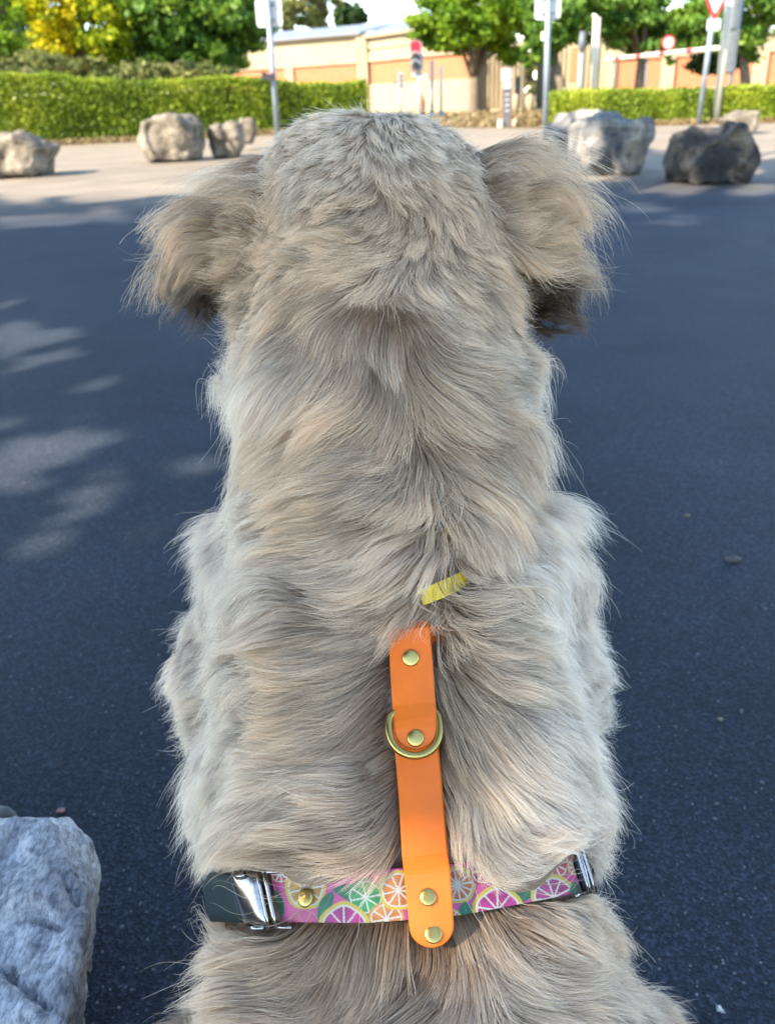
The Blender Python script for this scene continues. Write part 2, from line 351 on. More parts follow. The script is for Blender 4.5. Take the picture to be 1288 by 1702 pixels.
# hedges
def hedge(label, A, B, h, th, n, leaf, wob=.06, h1=None):
    A = np.array([A[0], A[1], 0.]); B = np.array([B[0], B[1], 0.])
    ax = B - A; ln = np.linalg.norm(ax); ax /= ln; nx = np.array([-ax[1], ax[0], 0])
    t = empty('clipped_hedge', (A + B) / 2, label, 'hedge', 'clipped hedges')
    u = rng.uniform(0, ln, n); f = rng.random(n)
    side = np.where(f < .55, -1., np.where(f < .72, 1., 0.))
    s = np.where(side != 0, side * th / 2, rng.uniform(-th / 2, th / 2, n))
    z = np.where(side != 0, rng.uniform(0.02, 1, n) ** .9 * h, h)
    e = rng.random(n) < .05
    u = np.where(e, np.where(rng.random(n) < .5, 0, ln), u); s = np.where(e, rng.uniform(-th / 2, th / 2, n), s); z = np.where(e, rng.uniform(.02, 1, n) * h, z)
    wv = np.sin(u * 2.1) * .4 + np.sin(u * 5.3 + z * 4) * .35 + np.sin(u * 11 + 1.3 + z * 7) * .25
    hk = h + ((h1 or h) - h) * u / ln
    hv = hk * (1 + .05 * np.sin(u * 1.3) + .015 * np.sin(u * 4.7))
    rd = .12
    zz = z * hv / h; ov = np.clip((zz - (hv - rd)) / rd, 0, 1)
    s = s * (1 - .22 * ov ** 2 * (side != 0)) + np.sign(s) * wv * wob + rng.normal(0, .035, n)
    zz = zz + rng.normal(0, .045, n) + wv * wob * .5 * (z > h * .9)
    p = A + ax * u[:, None] + nx * s[:, None] + np.array([0, 0, 1]) * np.maximum(zz, .02)[:, None]
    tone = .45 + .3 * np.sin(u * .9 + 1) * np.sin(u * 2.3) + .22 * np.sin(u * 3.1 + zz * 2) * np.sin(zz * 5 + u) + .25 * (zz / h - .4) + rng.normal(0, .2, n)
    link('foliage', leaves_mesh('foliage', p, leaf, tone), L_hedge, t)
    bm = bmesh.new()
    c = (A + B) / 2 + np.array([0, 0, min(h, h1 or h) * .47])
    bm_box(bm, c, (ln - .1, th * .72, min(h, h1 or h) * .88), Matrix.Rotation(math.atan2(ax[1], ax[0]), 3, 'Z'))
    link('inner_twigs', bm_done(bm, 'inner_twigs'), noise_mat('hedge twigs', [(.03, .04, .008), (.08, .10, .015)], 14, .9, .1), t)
    return A, B
HL0, HL1 = G(4, 246), G(612, 216)
HL0[1] = max(HL0[1], 1)
d_ = (HL1 - HL0); nrm = np.array([-d_[1], d_[0], 0]); nrm /= np.linalg.norm(nrm)
hh = 1.0
def height_at(px, py_top, base):
    """z of the ray through a pixel above a ground point's distance"""
    return W(px, py_top, base[1])[2]
th_ = .9
hl = height_at(20, 131, HL0); hl1 = height_at(600, 141, HL1)
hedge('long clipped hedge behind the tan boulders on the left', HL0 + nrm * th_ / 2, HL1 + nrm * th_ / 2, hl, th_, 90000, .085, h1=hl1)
HR0, HR1 = G(905, 212), G(1420, 199)
d_ = (HR1 - HR0); nrm2 = np.array([-d_[1], d_[0], 0]); nrm2 /= np.linalg.norm(nrm2)
hr = height_at(1100, 154, G(1100, 208))
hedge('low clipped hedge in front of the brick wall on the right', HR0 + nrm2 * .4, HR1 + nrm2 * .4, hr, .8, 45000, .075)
# dry verge strips along the hedges and the dry grass patch
def strip(name, A, B, w0, w1, m, z):
    ax = (B - A) / np.linalg.norm(B - A); nn = np.array([-ax[1], ax[0], 0])
    n = 40; v = []
    for i in range(n + 1):
        p = A + (B - A) * i / n
        v.append(p + nn * (w0 + .06 * math.sin(i * 2.3) + .04 * math.sin(i * 5.1)))
    for i in range(n, -1, -1): v.append(A + (B - A) * i / n + nn * w1)
    return sheet(name, v, z, m)
strip('verge_left', HL0 - (HL1 - HL0) * .3, HL1, -.45, 1.6, M_dry, .006)
strip('verge_right', HR0, HR1, -.6, 1.6, M_dry, .006)
gq = [G(600, 199), G(640, 209), G(760, 213), G(900, 214), G(935, 203), G(930, 196), G(860, 194), G(700, 191.5), G(600, 192)]
sheet('dry_grass_ground', gq, .010, M_dry)
sheet('far_ground', [G(-900, 232) + np.array([0, 12, 0]), G(560, 232) + np.array([0, 12, 0]), G(640, 199.5), G(905, 199) + np.array([0, 2, 0]), G(1500, 196) + np.array([0, 2, 0]), np.array([200, 200, 0]), np.array([-200, 200, 0])], .0035, noise_mat('straw ground', [(.16, .12, .06), (.22, .17, .09)], 1.2, .95, .1))
# grass tufts and fallen leaves
def scatter(name, n, fx, m, size, label, cat='grass'):
    p = fx(n); o = link(name, leaves_mesh(name, p, size, rng.uniform(0, 1, n)), m)
    return tag(o, label, cat, kind='stuff')
L_straw = leaf_mat('straw blades', [(.1200, .0720, .0300), (.2160, .1500, .0600), (.2700, .2280, .1200)], .25)
def verge_pts(n):
    t = rng.random(n); s = rng.normal(-.15, .22, n)
    A, B, q = (HL0, HL1, nrm)
    a = A + (B - A) * t[:, None] + q * s[:, None]; a[:, 2] = rng.random(n) ** 2 * .14 + .01
    k = n // 3
    a2 = HR0 + (HR1 - HR0) * t[:k, None] + nrm2 * s[:k, None]; a2[:, 2] = rng.random(k) ** 2 * .1 + .01
    a[:k] = a2; return a
scatter('verge_grass', 14000, verge_pts, L_straw, .07, 'dry grass and fallen leaves along the foot of the hedges')
def patch_pts(n):
    out = []
    while len(out) < n:
        q = G(rng.uniform(610, 930), rng.uniform(193, 212)); q[2] = rng.random() ** 2 * .2 + .02; out.append(q)
    return np.array(out)
scatter('dry_grass', 9000, patch_pts, L_straw, .12, 'straw coloured dry grass around the forked tree')

# ---------------------------------------------------------------- building
def wall_seg(name, A, B, z0, z1, th, m, parent, uv=False, proud=0.0):
    """wall from A to B (world xy), its front face moved toward the camera by proud"""
    A = np.array([A[0], A[1], 0.]); B = np.array([B[0], B[1], 0.])
    ax = (B - A) / np.linalg.norm(B - A); nn = np.array([ax[1], -ax[0], 0])
    if nn[1] > 0: nn = -nn
    f = nn * proud; bk = -nn * th
    v = [A + f, B + f, B + bk, A + bk]
    vs = [(*p[:2], z) for z in (z0, z1) for p in v]
    fs = [(0, 1, 5, 4), (1, 2, 6, 5), (2, 3, 7, 6), (3, 0, 4, 7), (4, 5, 6, 7), (3, 2, 1, 0)]
    me = D.meshes.new(name); me.from_pydata(vs, [], fs); me.update()
    if uv:
        L = np.linalg.norm(B - A); u = me.uv_layers.new(name='UVMap')
        for p in me.polygons:
            for li in p.loop_indices:
                co = me.vertices[me.loops[li].vertex_index].co
                u.data[li].uv = ((Vector((co.x, co.y, 0)) - V(A)).dot(V(ax)), co.z)
    bm = bmesh.new(); bm.from_mesh(me); bmesh.ops.recalc_face_normals(bm, faces=bm.faces); bm.to_mesh(me); bm.free()
    return link(name, me, m, parent)
def Z(px, py, Y): return W(px, py, Y)[2]
bl = empty('brick_building', W(600, 190, 46) * np.array([1, 1, 0]), 'long low brick and cream stone building with a grey metal roof across the road', 'building')
# left wing
YA, YB = 56.0, 50.0
A = W(340, 100, YA); B = W(606, 100, YB)
zb = [0, Z(520, 133, 52) * 0 + .9, Z(520, 108, 52), Z(520, 90, 52), Z(520, 66, 52)]
z_brick_t = Z(520, 111, 52.5); z_corn = Z(520, 91, 52.5); z_eave = Z(520, 67, 52.5); z_ridge = Z(520, 47, 55)
wall_seg('plinth', A, B, 0, 1.0, .5, M_cream, bl, proud=.08)
wall_seg('brick_panel', A, B, 1.0, z_brick_t, .45, M_brick, bl, True)
wall_seg('stone_band', A, B, z_brick_t, z_corn, .5, M_cream, bl, proud=.10)
wall_seg('stone_band', A, B, z_corn, z_eave, .5, M_cream, bl, proud=.04)
wall_seg('gutter', A, B, z_eave, z_eave + .12, .5, M_cream2, bl, proud=.30)
for px in (356, 482):
    q = A + (B - A) * ((px - 340) / (606 - 340))
    wall_seg('pilaster', q, q + (B - A) / np.linalg.norm(B - A) * .55, 0, z_brick_t - .01, .3, M_cream, bl, proud=.14)
# roof of the left wing, with standing seams
ax = (B - A) / np.linalg.norm(B - A); back = np.array([-ax[1], ax[0], 0.])
if back[1] < 0: back = -back
e0 = A * np.array([1, 1, 0]) + np.array([0, 0, z_eave + .14]) - back * .35; e1 = B * np.array([1, 1, 0]) + np.array([0, 0, z_eave + .14]) - back * .35
r0 = e0 + back * 5 + np.array([0, 0, z_ridge - z_eave]); r1 = e1 + back * 5 + np.array([0, 0, z_ridge - z_eave])
bm = bmesh.new(); vs = [bm.verts.new(V(p)) for p in (e0, e1, r1, r0)]; bm.faces.new(vs)
g2 = bmesh.ops.extrude_face_region(bm, geom=bm.faces[:]); bmesh.ops.translate(bm, verts=[e for e in g2['geom'] if isinstance(e, bmesh.types.BMVert)], vec=(0, 0, -.1))
rf = link('roof', bm_done(bm, 'roof'), M_roof, bl)
bm = bmesh.new()
k = int(np.linalg.norm(e1 - e0) / .6)
for i in range(k + 1):
    q = e0 + (e1 - e0) * i / k
    bm_tube(bm, [q + np.array([0, 0, .02]), q + (r0 - e0) + np.array([0, 0, .02])], .035, 4)
o = link('roof_seams', bm_done(bm, 'roof_seams'), M_roof, rf); o.matrix_parent_inverse = Matrix.Translation(-bl.location); o['kind'] = 'stuff'
# corner pier
cpA, cpB = W(594, 100, 49.6), W(612, 100, 49.4)
wall_seg('corner_pier', cpA, cpB, 0, Z(603, 62, 49.5), .6, M_cream, bl, proud=.15)
# curved wing, bulging towards the road
pts = []
for i in range(13):
    t = i / 12
    px = 613 + (782 - 613) * t; Y = 49.5 - 6.5 * math.sin(t * 1.25)
    pts.append(W(px, 100, Y))
hb = [1.45, Z(650, 99, 47), Z(650, 83, 47), Z(650, 57, 47)]
def curved(name, z0, z1, m, proud, th=.5, uv=False):
    vs = []; fs = []; us = []; L = 0
    for i, p in enumerate(pts):
        t = pts[min(i + 1, 12)] - pts[max(i - 1, 0)]; t[2] = 0; t /= np.linalg.norm(t); nn = np.array([t[1], -t[0], 0])
        if nn[1] > 0: nn = -nn
        if i: L += np.linalg.norm((pts[i] - pts[i - 1])[:2])
        a = p + nn * proud; b = p - nn * th
        vs += [(a[0], a[1], z0), (a[0], a[1], z1), (b[0], b[1], z1), (b[0], b[1], z0)]; us.append(L)
    for i in range(12):
        for k in range(4):
            fs.append((4 * i + k, 4 * i + 4 + k, 4 * i + 4 + (k + 1) % 4, 4 * i + (k + 1) % 4))
    fs += [(0, 1, 2, 3), (48, 51, 50, 49)]
    me = D.meshes.new(name); me.from_pydata(vs, [], fs); me.update()
    u = me.uv_layers.new(name='UVMap')
    for p in me.polygons:
        for li in p.loop_indices:
            vi = me.loops[li].vertex_index; u.data[li].uv = (us[vi // 4], vs[vi][2])
    bm = bmesh.new(); bm.from_mesh(me); bmesh.ops.recalc_face_normals(bm, faces=bm.faces); bm.to_mesh(me); bm.free()
    return link(name, me, m, bl)
curved('plinth', 0, hb[0], M_cream, .1)
curved('brick_panel', hb[0], hb[1], M_brick, 0, .45)
curved('stone_band', hb[1], hb[2], M_cream, .12)
curved('stone_band', hb[2], hb[3] - .5, M_cream, .03)
curved('stone_band', hb[3] - .5, hb[3], M_cream, .10)
curved('gutter', hb[3], hb[3] + .13, M_cream2, .35)
# curved roof
bm = bmesh.new(); rings = []
for i, p in enumerate(pts):
    t = pts[min(i + 1, 12)] - pts[max(i - 1, 0)]; t[2] = 0; t /= np.linalg.norm(t); nn = np.array([t[1], -t[0], 0]);
    if nn[1] > 0: nn = -nn
    a = np.array([p[0], p[1], hb[3] + .15]) + nn * .4; b = np.array([p[0], p[1], hb[3] + 1.5]) - nn * 5
    rings.append((bm.verts.new(V(a)), bm.verts.new(V(b)), bm.verts.new(V(b - np.array([0, 0, .12]))), bm.verts.new(V(a - np.array([0, 0, .02])))))
for i in range(12):
    for k in range(4): bm.faces.new((rings[i][k], rings[i + 1][k], rings[i + 1][(k + 1) % 4], rings[i][(k + 1) % 4]))
bm.faces.new(rings[0]); bm.faces.new(rings[-1][::-1])
link('roof', bm_done(bm, 'roof'), M_roof, bl)
# cream block behind the centre tree (fluted)
bA, bB = W(740, 100, 44.5), W(869, 100, 43.5)
zt = Z(800, 80, 44)
wall_seg('cream_wall', bA, bB, 0, zt, 1.0, M_cream, bl)
wall_seg('wall_coping', bA, bB, zt, zt + .2, 1.1, M_cream2, bl, proud=.12)
for i in range(9):
    q = bA + (bB - bA) * (.50 + i * .055); wall_seg('fluting', q, q + (bB - bA) * .02, .25, zt - .3, .05, M_cream, bl, proud=.10)
# second building on the right
b2 = empty('fluted_building', W(1090, 190, 46) * np.array([1, 1, 0]), 'low building with brick panels between cream pilasters behind the right hedge', 'building')
cA, cB = W(893, 100, 50), W(1003, 100, 46)
zt = Z(940, 60, 48)
wall_seg('cream_wall', cA, cB, 0, zt, .9, M_cream, b2)
for i in range(14):
    if i in (7, 8): continue
    q = cA + (cB - cA) * (.02 + i * .07); wall_seg('fluting', q, q + (cB - cA) * .03, .3, zt - .4, .05, M_cream, b2, proud=.14)
q = cA + (cB - cA) * .52; wall_seg('brick_slit', q, q + (cB - cA) * .10, 1.2, Z(950, 80, 48), .05, M_brick, b2, True, proud=.05)
dA, dB = W(1003, 100, 46), W(1450, 100, 40)
zbt = Z(1130, 94, 44)
wall_seg('plinth', dA, dB, 0, Z(1130, 146, 44), .6, M_cream, b2, proud=.10)
wall_seg('brick_panel', dA, dB, Z(1130, 146, 44), zbt, .5, M_brick, b2, True)
wall_seg('stone_band', dA, dB, zbt, zbt + .7, .6, M_cream, b2, proud=.10)
wall_seg('roof_edge', dA, dB, zbt + .7, zbt + .9, .9, M_roof, b2, proud=.25)
for px in (1006, 1112, 1268, 1400):
    t = (px - 1003) / (1450 - 1003); q = dA + (dB - dA) * t
    wall_seg('pilaster', q, q + (dB - dA) / np.linalg.norm(dB - dA) * .62, .0, zbt - .004, .3, M_cream, b2, proud=.16)

# ---------------------------------------------------------------- posts, signs and lights
def pole(px, py, px2, py2, r, m, parent, name='pole', nseg=2, Y=None):
    b = G(px, py) if Y is None else np.array([W(px, py, Y)[0], Y, 0]); 
    t = W(px2, py2, b[1])
    bm = bmesh.new(); bm_tube(bm, [b, t], r, 12); return link(name, bm_done(bm, name, True), m, parent), b, t
def rounded_plate(w_, h_, th, rad=.05, seg=5):
    bm = bmesh.new(); vs = []
    for (cx, cz, a0) in ((w_ / 2 - rad, h_ / 2 - rad, 0), (-w_ / 2 + rad, h_ / 2 - rad, 90), (-w_ / 2 + rad, -h_ / 2 + rad, 180), (w_ / 2 - rad, -h_ / 2 + rad, 270)):
        for k in range(seg + 1):
            a = math.radians(a0 + 90 * k / seg); vs.append(bm.verts.new((cx + rad * math.cos(a), 0, cz + rad * math.sin(a))))
    f = bm.faces.new(vs); r = bmesh.ops.extrude_face_region(bm, geom=[f])
    bmesh.ops.translate(bm, verts=[v for v in r['geom'] if isinstance(v, bmesh.types.BMVert)], vec=(0, th, 0)); return bm
def place(name, bm, m, parent, loc, rz=0):
    bmesh.ops.transform(bm, matrix=Matrix.Translation(V(loc)) @ Matrix.Rotation(rz, 4, 'Z'), verts=bm.verts)
    return link(name, bm_done(bm, name), m, parent)
def disc(name, c, r, th, m, parent, seg=24, ring=0.0):
    bm = bmesh.new()
    if ring:
        a = [bm.verts.new((r * math.cos(t), 0, r * math.sin(t))) for t in [2 * math.pi * k / seg for k in range(seg)]]
        b = [bm.verts.new(((r - ring) * math.cos(t), 0, (r - ring) * math.sin(t))) for t in [2 * math.pi * k / seg for k in range(seg)]]
        fs = [bm.faces.new((a[k], a[(k + 1) % seg], b[(k + 1) % seg], b[k])) for k in range(seg)]
    else:
        fs = [bm.faces.new([bm.verts.new((r * math.cos(t), 0, r * math.sin(t))) for t in [2 * math.pi * k / seg for k in range(seg)]])]
    g_ = bmesh.ops.extrude_face_region(bm, geom=fs)
    bmesh.ops.translate(bm, verts=[v for v in g_['geom'] if isinstance(v, bmesh.types.BMVert)], vec=(0, th, 0))
    return place(name, bm, m, parent, c)
def plate_sign(label, bx, by, tx, ty, cy, wpx, hpx, extra=None):
    b = G(bx, by); k = b[1] / ray(bx, by)[1] / FPX
    t = empty('sign_post', b, label, 'sign', 'grey sign posts with white plates seen from behind')
    pole(bx, by, tx, ty, 4.4 * k, M_galv, t)
    f = (by - cy) / (by - ty); c = b + (W(tx, ty, b[1]) - b) * f
    place('sign_plate', rounded_plate(wpx * k, hpx * k, .012, .06), M_white, t, c + np.array([0, .05, 0]))
    for dz in (-.28, .28):
        bm = bmesh.new(); bm_box(bm, c + np.array([0, .02, dz * hpx * k]), (wpx * k * .5, .05, .03)); link('clamp', bm_done(bm, 'clamp'), M_dgrey, t)
    return t, b, k
t1, b1, k1 = plate_sign('white square plate on a grey pole in front of the left hedge', 463, 241, 444, -14, 19, 40, 38)
c = W(450, 128, b1[1]) + np.array([0, -.08, 0])
bm = bmesh.new(); bm_box(bm, c, (16 * k1, .16, 9 * k1)); bm_box(bm, c + np.array([-9 * k1, 0, .02]), (8 * k1, .12, 11 * k1)); link('sensor_box', bm_done(bm, 'sensor_box'), M_black, t1)
t2, b2_, k2 = plate_sign('white square plate on a grey pole beside the shaded boulders', 905, 230, 912, -20, 8, 40, 36)
bm = bmesh.new(); bm_box(bm, W(905, 60, b2_[1]), (9 * k2, .12, 12 * k2)); link('tag_plate', bm_done(bm, 'tag_plate'), M_white, t2)
# yield sign
b = G(1160, 207); k = b[1] / ray(1160, 207)[1] / FPX
t = empty('yield_sign', b, 'red and white give way triangle on a grey pole before the right hedge', 'sign')
pole(1160, 207, 1191, -20, 4.2 * k, M_galv, t)
def tri(sz, th):
    bm = bmesh.new(); f = bm.faces.new([bm.verts.new(v) for v in ((-sz / 2, 0, sz * .5), (sz / 2, 0, sz * .5), (sz * .04, 0, -sz * .36), (-sz * .04, 0, -sz * .36))])
    g_ = bmesh.ops.extrude_face_region(bm, geom=[f]); bmesh.ops.translate(bm, verts=[v for v in g_['geom'] if isinstance(v, bmesh.types.BMVert)], vec=(0, th, 0)); return bm
c = W(1187, 10, b[1]) + np.array([0, -.06, 0])
place('red_triangle', tri(.72, .015), M_red, t, c)
place('white_triangle', tri(.44, .01), M_white, t, c + np.array([0, -.012, .03]))
c = W(1184, 41, b[1]) + np.array([0, -.06, 0]); place('small_plate', rounded_plate(21 * k, 16 * k, .012, .03), M_white, t, c)
# round sign pole (grey, tall, far right) with plates seen edge-on
b = G(1205, 199); k = b[1] / ray(1205, 199)[1] / FPX
t = empty('direction_post', b, 'slim grey post with dark plates seen edge-on right of the cream post', 'sign')
pole(1205, 199, 1236, -30, 3.0 * k, M_galv, t)
bm = bmesh.new(); bm_box(bm, W(1222, 20, b[1]) + np.array([0, .1, 0]), (7 * k, .5, 46 * k)); bm_box(bm, W(1217, 85, b[1]) + np.array([0, .1, 0]), (7 * k, .5, 60 * k))
link('edge_plates', bm_done(bm, 'edge_plates'), M_dgrey, t)
# height limit gate
b = G(1188, 205); k = b[1] / ray(1188, 205)[1] / FPX
gt = empty('height_barrier', b, 'cream height limit barrier with a striped beam over the entrance', 'barrier')
pole(1188, 205, 1215, -25, 6.4 * k, M_creampost, gt, 'post')
bR = W(1194, 80, b[1]); LYY = b[1] * 1.37
bL0 = np.array([W(984, 190, LYY)[0], LYY, 0]); topL = W(992, 29, LYY); kL = LYY / ray(990, 100)[1] / FPX
bm = bmesh.new(); bm_tube(bm, [bL0, topL], 6.3 * kL, 12); link('post', bm_done(bm, 'post', True), M_creampost, gt)
beamL = W(1008, 99, LYY * .99); nst = 9
for i in range(nst):
    a_ = beamL + (bR - beamL) * i / nst; c_ = beamL + (bR - beamL) * (i + 1) / nst
    bm = bmesh.new(); 
    if i % 2 == 1: c_ = a_ + (c_ - a_) * .45
    elif i: a_ = a_ - (c_ - a_) * .55
    bm_tube(bm, [a_, c_], .055, 8); link('beam_section', bm_done(bm, 'beam_section'), M_red if i % 2 == 1 else M_creampost, gt)
rY = (beamL + (bR - beamL) * .54)[1]
c = W(1108, 71, rY) + np.array([0, -.12, 0]); kk = rY / ray(1108, 71)[1] / FPX
rs = disc('round_sign', c, 10.5 * kk, .02, M_white, gt); disc('red_ring', c + np.array([0, -.006, 0]), 11 * kk, .02, M_red, gt, ring=3 * kk)
bm = bmesh.new(); bm_tube(bm, [W(1108, 88, rY), W(1108, 60, rY)], .025, 8); link('sign_bracket', bm_done(bm, 'sign_bracket'), M_rust, gt)
# grey post with dark head by the left gate post
b = G(962, 182, 0) if False else np.array([W(962, 185, 29)[0], 29, 0]); k = 29 / ray(962, 180)[1] / FPX
t = empty('lamp_post', b, 'slim grey post with a dark grey head left of the cream gate post', 'post')
bm = bmesh.new(); bm_tube(bm, [b, W(966, 88, 29)], 3.4 * k, 10); link('pole', bm_done(bm, 'pole', True), M_galv, t)
bm = bmesh.new(); bm_tube(bm, [W(966, 90, 29), W(967, 74, 29), W(968, 52, 29)], [2.5 * k, 6 * k, 4.5 * k], 10); link('head', bm_done(bm, 'head', True), M_dgrey, t)
for px, lab in ((1020, 'thin dark flat capped post before the brick wall, under the left end of the beam'), (1073, 'thin dark post before the brick wall, under the middle of the beam')):
    Y = 38; b = np.array([W(px, 150, Y)[0], Y, 0]); k = Y / ray(px, 150)[1] / FPX
    t = empty('bracket_post', b, lab, 'post', 'dark posts before the brick wall')
    bm = bmesh.new(); bm_tube(bm, [b, W(px + 1, 104, Y)], 2.0 * k, 8); link('pole', bm_done(bm, 'pole', True), M_dgrey, t)
    bm = bmesh.new(); bm_tube(bm, [W(px + 1, 104, Y), W(px + 1, 99, Y)], [2.2 * k, 5 * k], 8); link('cap', bm_done(bm, 'cap', True), M_dgrey, t)
# pedestrian signal with the red lamp lit
b = G(698, 206); Y = b[1]; k = Y / ray(698, 206)[1] / FPX
t = empty('traffic_light', b, 'traffic light with its red lamp lit above the dog head', 'traffic light')
bm = bmesh.new(); bm_tube(bm, [b, W(697, 70, Y)], 4.2 * k, 12); link('pole', bm_done(bm, 'pole', True), M_creampost, t)
hd = W(690, 93, Y) + np.array([0, -.18, 0])
bm = rounded_plate(15 * k, 44 * k, .22, .06); place('signal_head', bm, M_dgrey, t, hd)
for i, (dy, m) in enumerate(((79, M_lamp), (94, M_black), (108, M_black))):
    disc('lamp' if i == 0 else 'unlit_lamp', W(690, dy, Y) + np.array([0, -.21, 0]), (8.5 if i == 0 else 5.5) * k, .03, m, t)
    bm = bmesh.new(); n_ = 10; rr = 6.5 * k; c0 = W(690, dy, Y)
    if i: 
        bm_tube(bm, [c0 + np.array([rr * math.cos(a), -.30, rr * math.sin(a)]) for a in np.linspace(.2, math.pi - .2, n_)], .018, 5); link('visor', bm_done(bm, 'visor'), M_lgrey, t)
for (px, py, w_, h_, mm) in ((699, 103, 8, 22, M_lgrey), (705, 128, 9, 10, M_lgrey), (689, 124, 10, 7, M_lgrey)):
    bm = rounded_plate(w_ * k, h_ * k, .14, .03); place('rear_signal', bm, mm, t, W(px, py, Y) + np.array([0, -.1, 0]))
bm = bmesh.new(); bm_tube(bm, [W(699, 158, Y) + np.array([0, -.12, 0]), W(702, 168, Y) + np.array([0, -.12, 0]), W(703, 182, Y) + np.array([0, -.12, 0]), W(704, 190, Y) + np.array([0, -.12, 0])], [.05, .09, .07, .03], 8)
link('button_box', bm_done(bm, 'button_box', True), M_rust, t)
# the small far signal and two slim poles
Y = 42; k = Y / ray(665, 190)[1] / FPX; b = np.array([W(666, 190, Y)[0], Y, 0])
t = empty('far_traffic_light', b, 'small unlit traffic light standing far left of the red one', 'traffic light')
bm = bmesh.new(); bm_tube(bm, [b, W(665, 120, Y)], 2.6 * k, 8); link('pole', bm_done(bm, 'pole', True), M_creampost, t)
bm = rounded_plate(8 * k, 24 * k, .2, .05); place('signal_head', bm, M_lgrey, t, W(666, 134, Y) + np.array([0, -.15, 0]))
for dy in (126, 134, 142): disc('unlit_lamp', W(666, dy, Y) + np.array([0, -.18, 0]), 2.6 * k, .03, M_dgrey, t, 12)
bm = bmesh.new(); bm_box(bm, W(657, 138, Y), (9 * k, .1, 3 * k)); link('side_arm', bm_done(bm, 'side_arm'), M_dgrey, t)
for (px, py, ty, lab, m) in ((718, 205, 100, 'slim grey pole right of the red traffic light', M_galv), (733, 204, 110, 'slim pale pole left of the forked tree', M_creampost)):
    b = G(px, py); k = b[1] / ray(px, py)[1] / FPX
    t = empty('slim_pole', b, lab, 'pole')
    bm = bmesh.new(); bm_tube(bm, [b, W(px, ty, b[1])], 2.6 * k, 8); link('shaft', bm_done(bm, 'shaft', True), m, t)
    bm = bmesh.new(); bm_tube(bm, [b, b + np.array([0, 0, .35])], 4.2 * k, 8); link('sleeve', bm_done(bm, 'sleeve', True), M_galv, t)
# parking totem
b = G(840, 212); Y = b[1]; k = Y / ray(840, 212)[1] / FPX
t = empty('information_totem', b, 'tall dark totem with a pale box on top at the dry grass edge', 'totem')
def boxpx(name, x0, x1, y0, y1, Y, dep, m, par, dy=0):
    a_ = W((x0 + x1) / 2, (y0 + y1) / 2, Y); k = Y / ray((x0 + x1) / 2, y0)[1] / FPX
    bm = bmesh.new(); bm_box(bm, a_ + np.array([0, dy, 0]), ((x1 - x0) * k, dep, (y1 - y0) * k)); 
    bmesh.ops.bevel(bm, geom=bm.edges[:], offset=.01, segments=1, affect='EDGES')
    return link(name, bm_done(bm, name), m, par)
boxpx('cap_box', 835, 849, 115, 133, Y, .3, M_lgrey, t); boxpx('panel', 836.5, 847.5, 148, 209, Y, .2, M_dgrey, t); boxpx('neck_band', 835.5, 848.5, 133, 148, Y, .26, M_lgrey, t)
for i in range(4): boxpx('panel_line', 838, 846, 156 + i * 9, 159 + i * 9, Y, .02, M_lgrey, t, -.11)
boxpx('side_post', 834.2, 836.3, 140, 206, Y, .22, M_rust, t); boxpx('side_post', 847.7, 849.8, 140, 206, Y, .22, M_rust, t)
boxpx('foot', 828, 834, 199, 212, Y, .3, M_creampost, t); boxpx('foot', 850, 856, 199, 212, Y, .3, M_creampost, t)
Y = 40; t = empty('dark_panel_sign', np.array([W(859, 180, Y)[0], Y, 0]), 'dark grey upright panel behind the totem', 'sign')
boxpx('panel', 855, 865, 129, 160, Y, .12, M_dgrey, t); boxpx('panel_stand', 858, 862, 160, 197, Y, .1, M_dgrey, t)
for i, px in enumerate((857, 881)):
    Y = 37; k = Y / ray(px, 185)[1] / FPX; b = np.array([W(px, 190, Y)[0], Y, 0]); tp = W(px, 156, Y)
    bm = bmesh.new(); bm_tube(bm, [b, tp - np.array([0, 0, 4 * k]), tp - np.array([0, 0, 1.5 * k]), tp], [5.5 * k, 5.5 * k, 4 * k, 1 * k], 12)
    tag(link('stone_bollard', bm_done(bm, 'stone_bollard', True), M_cream), ['cream stone bollard just right of the totem', 'cream stone bollard nearer the right hedge, with a gap before it'][i], 'bollard', 'stone bollards')

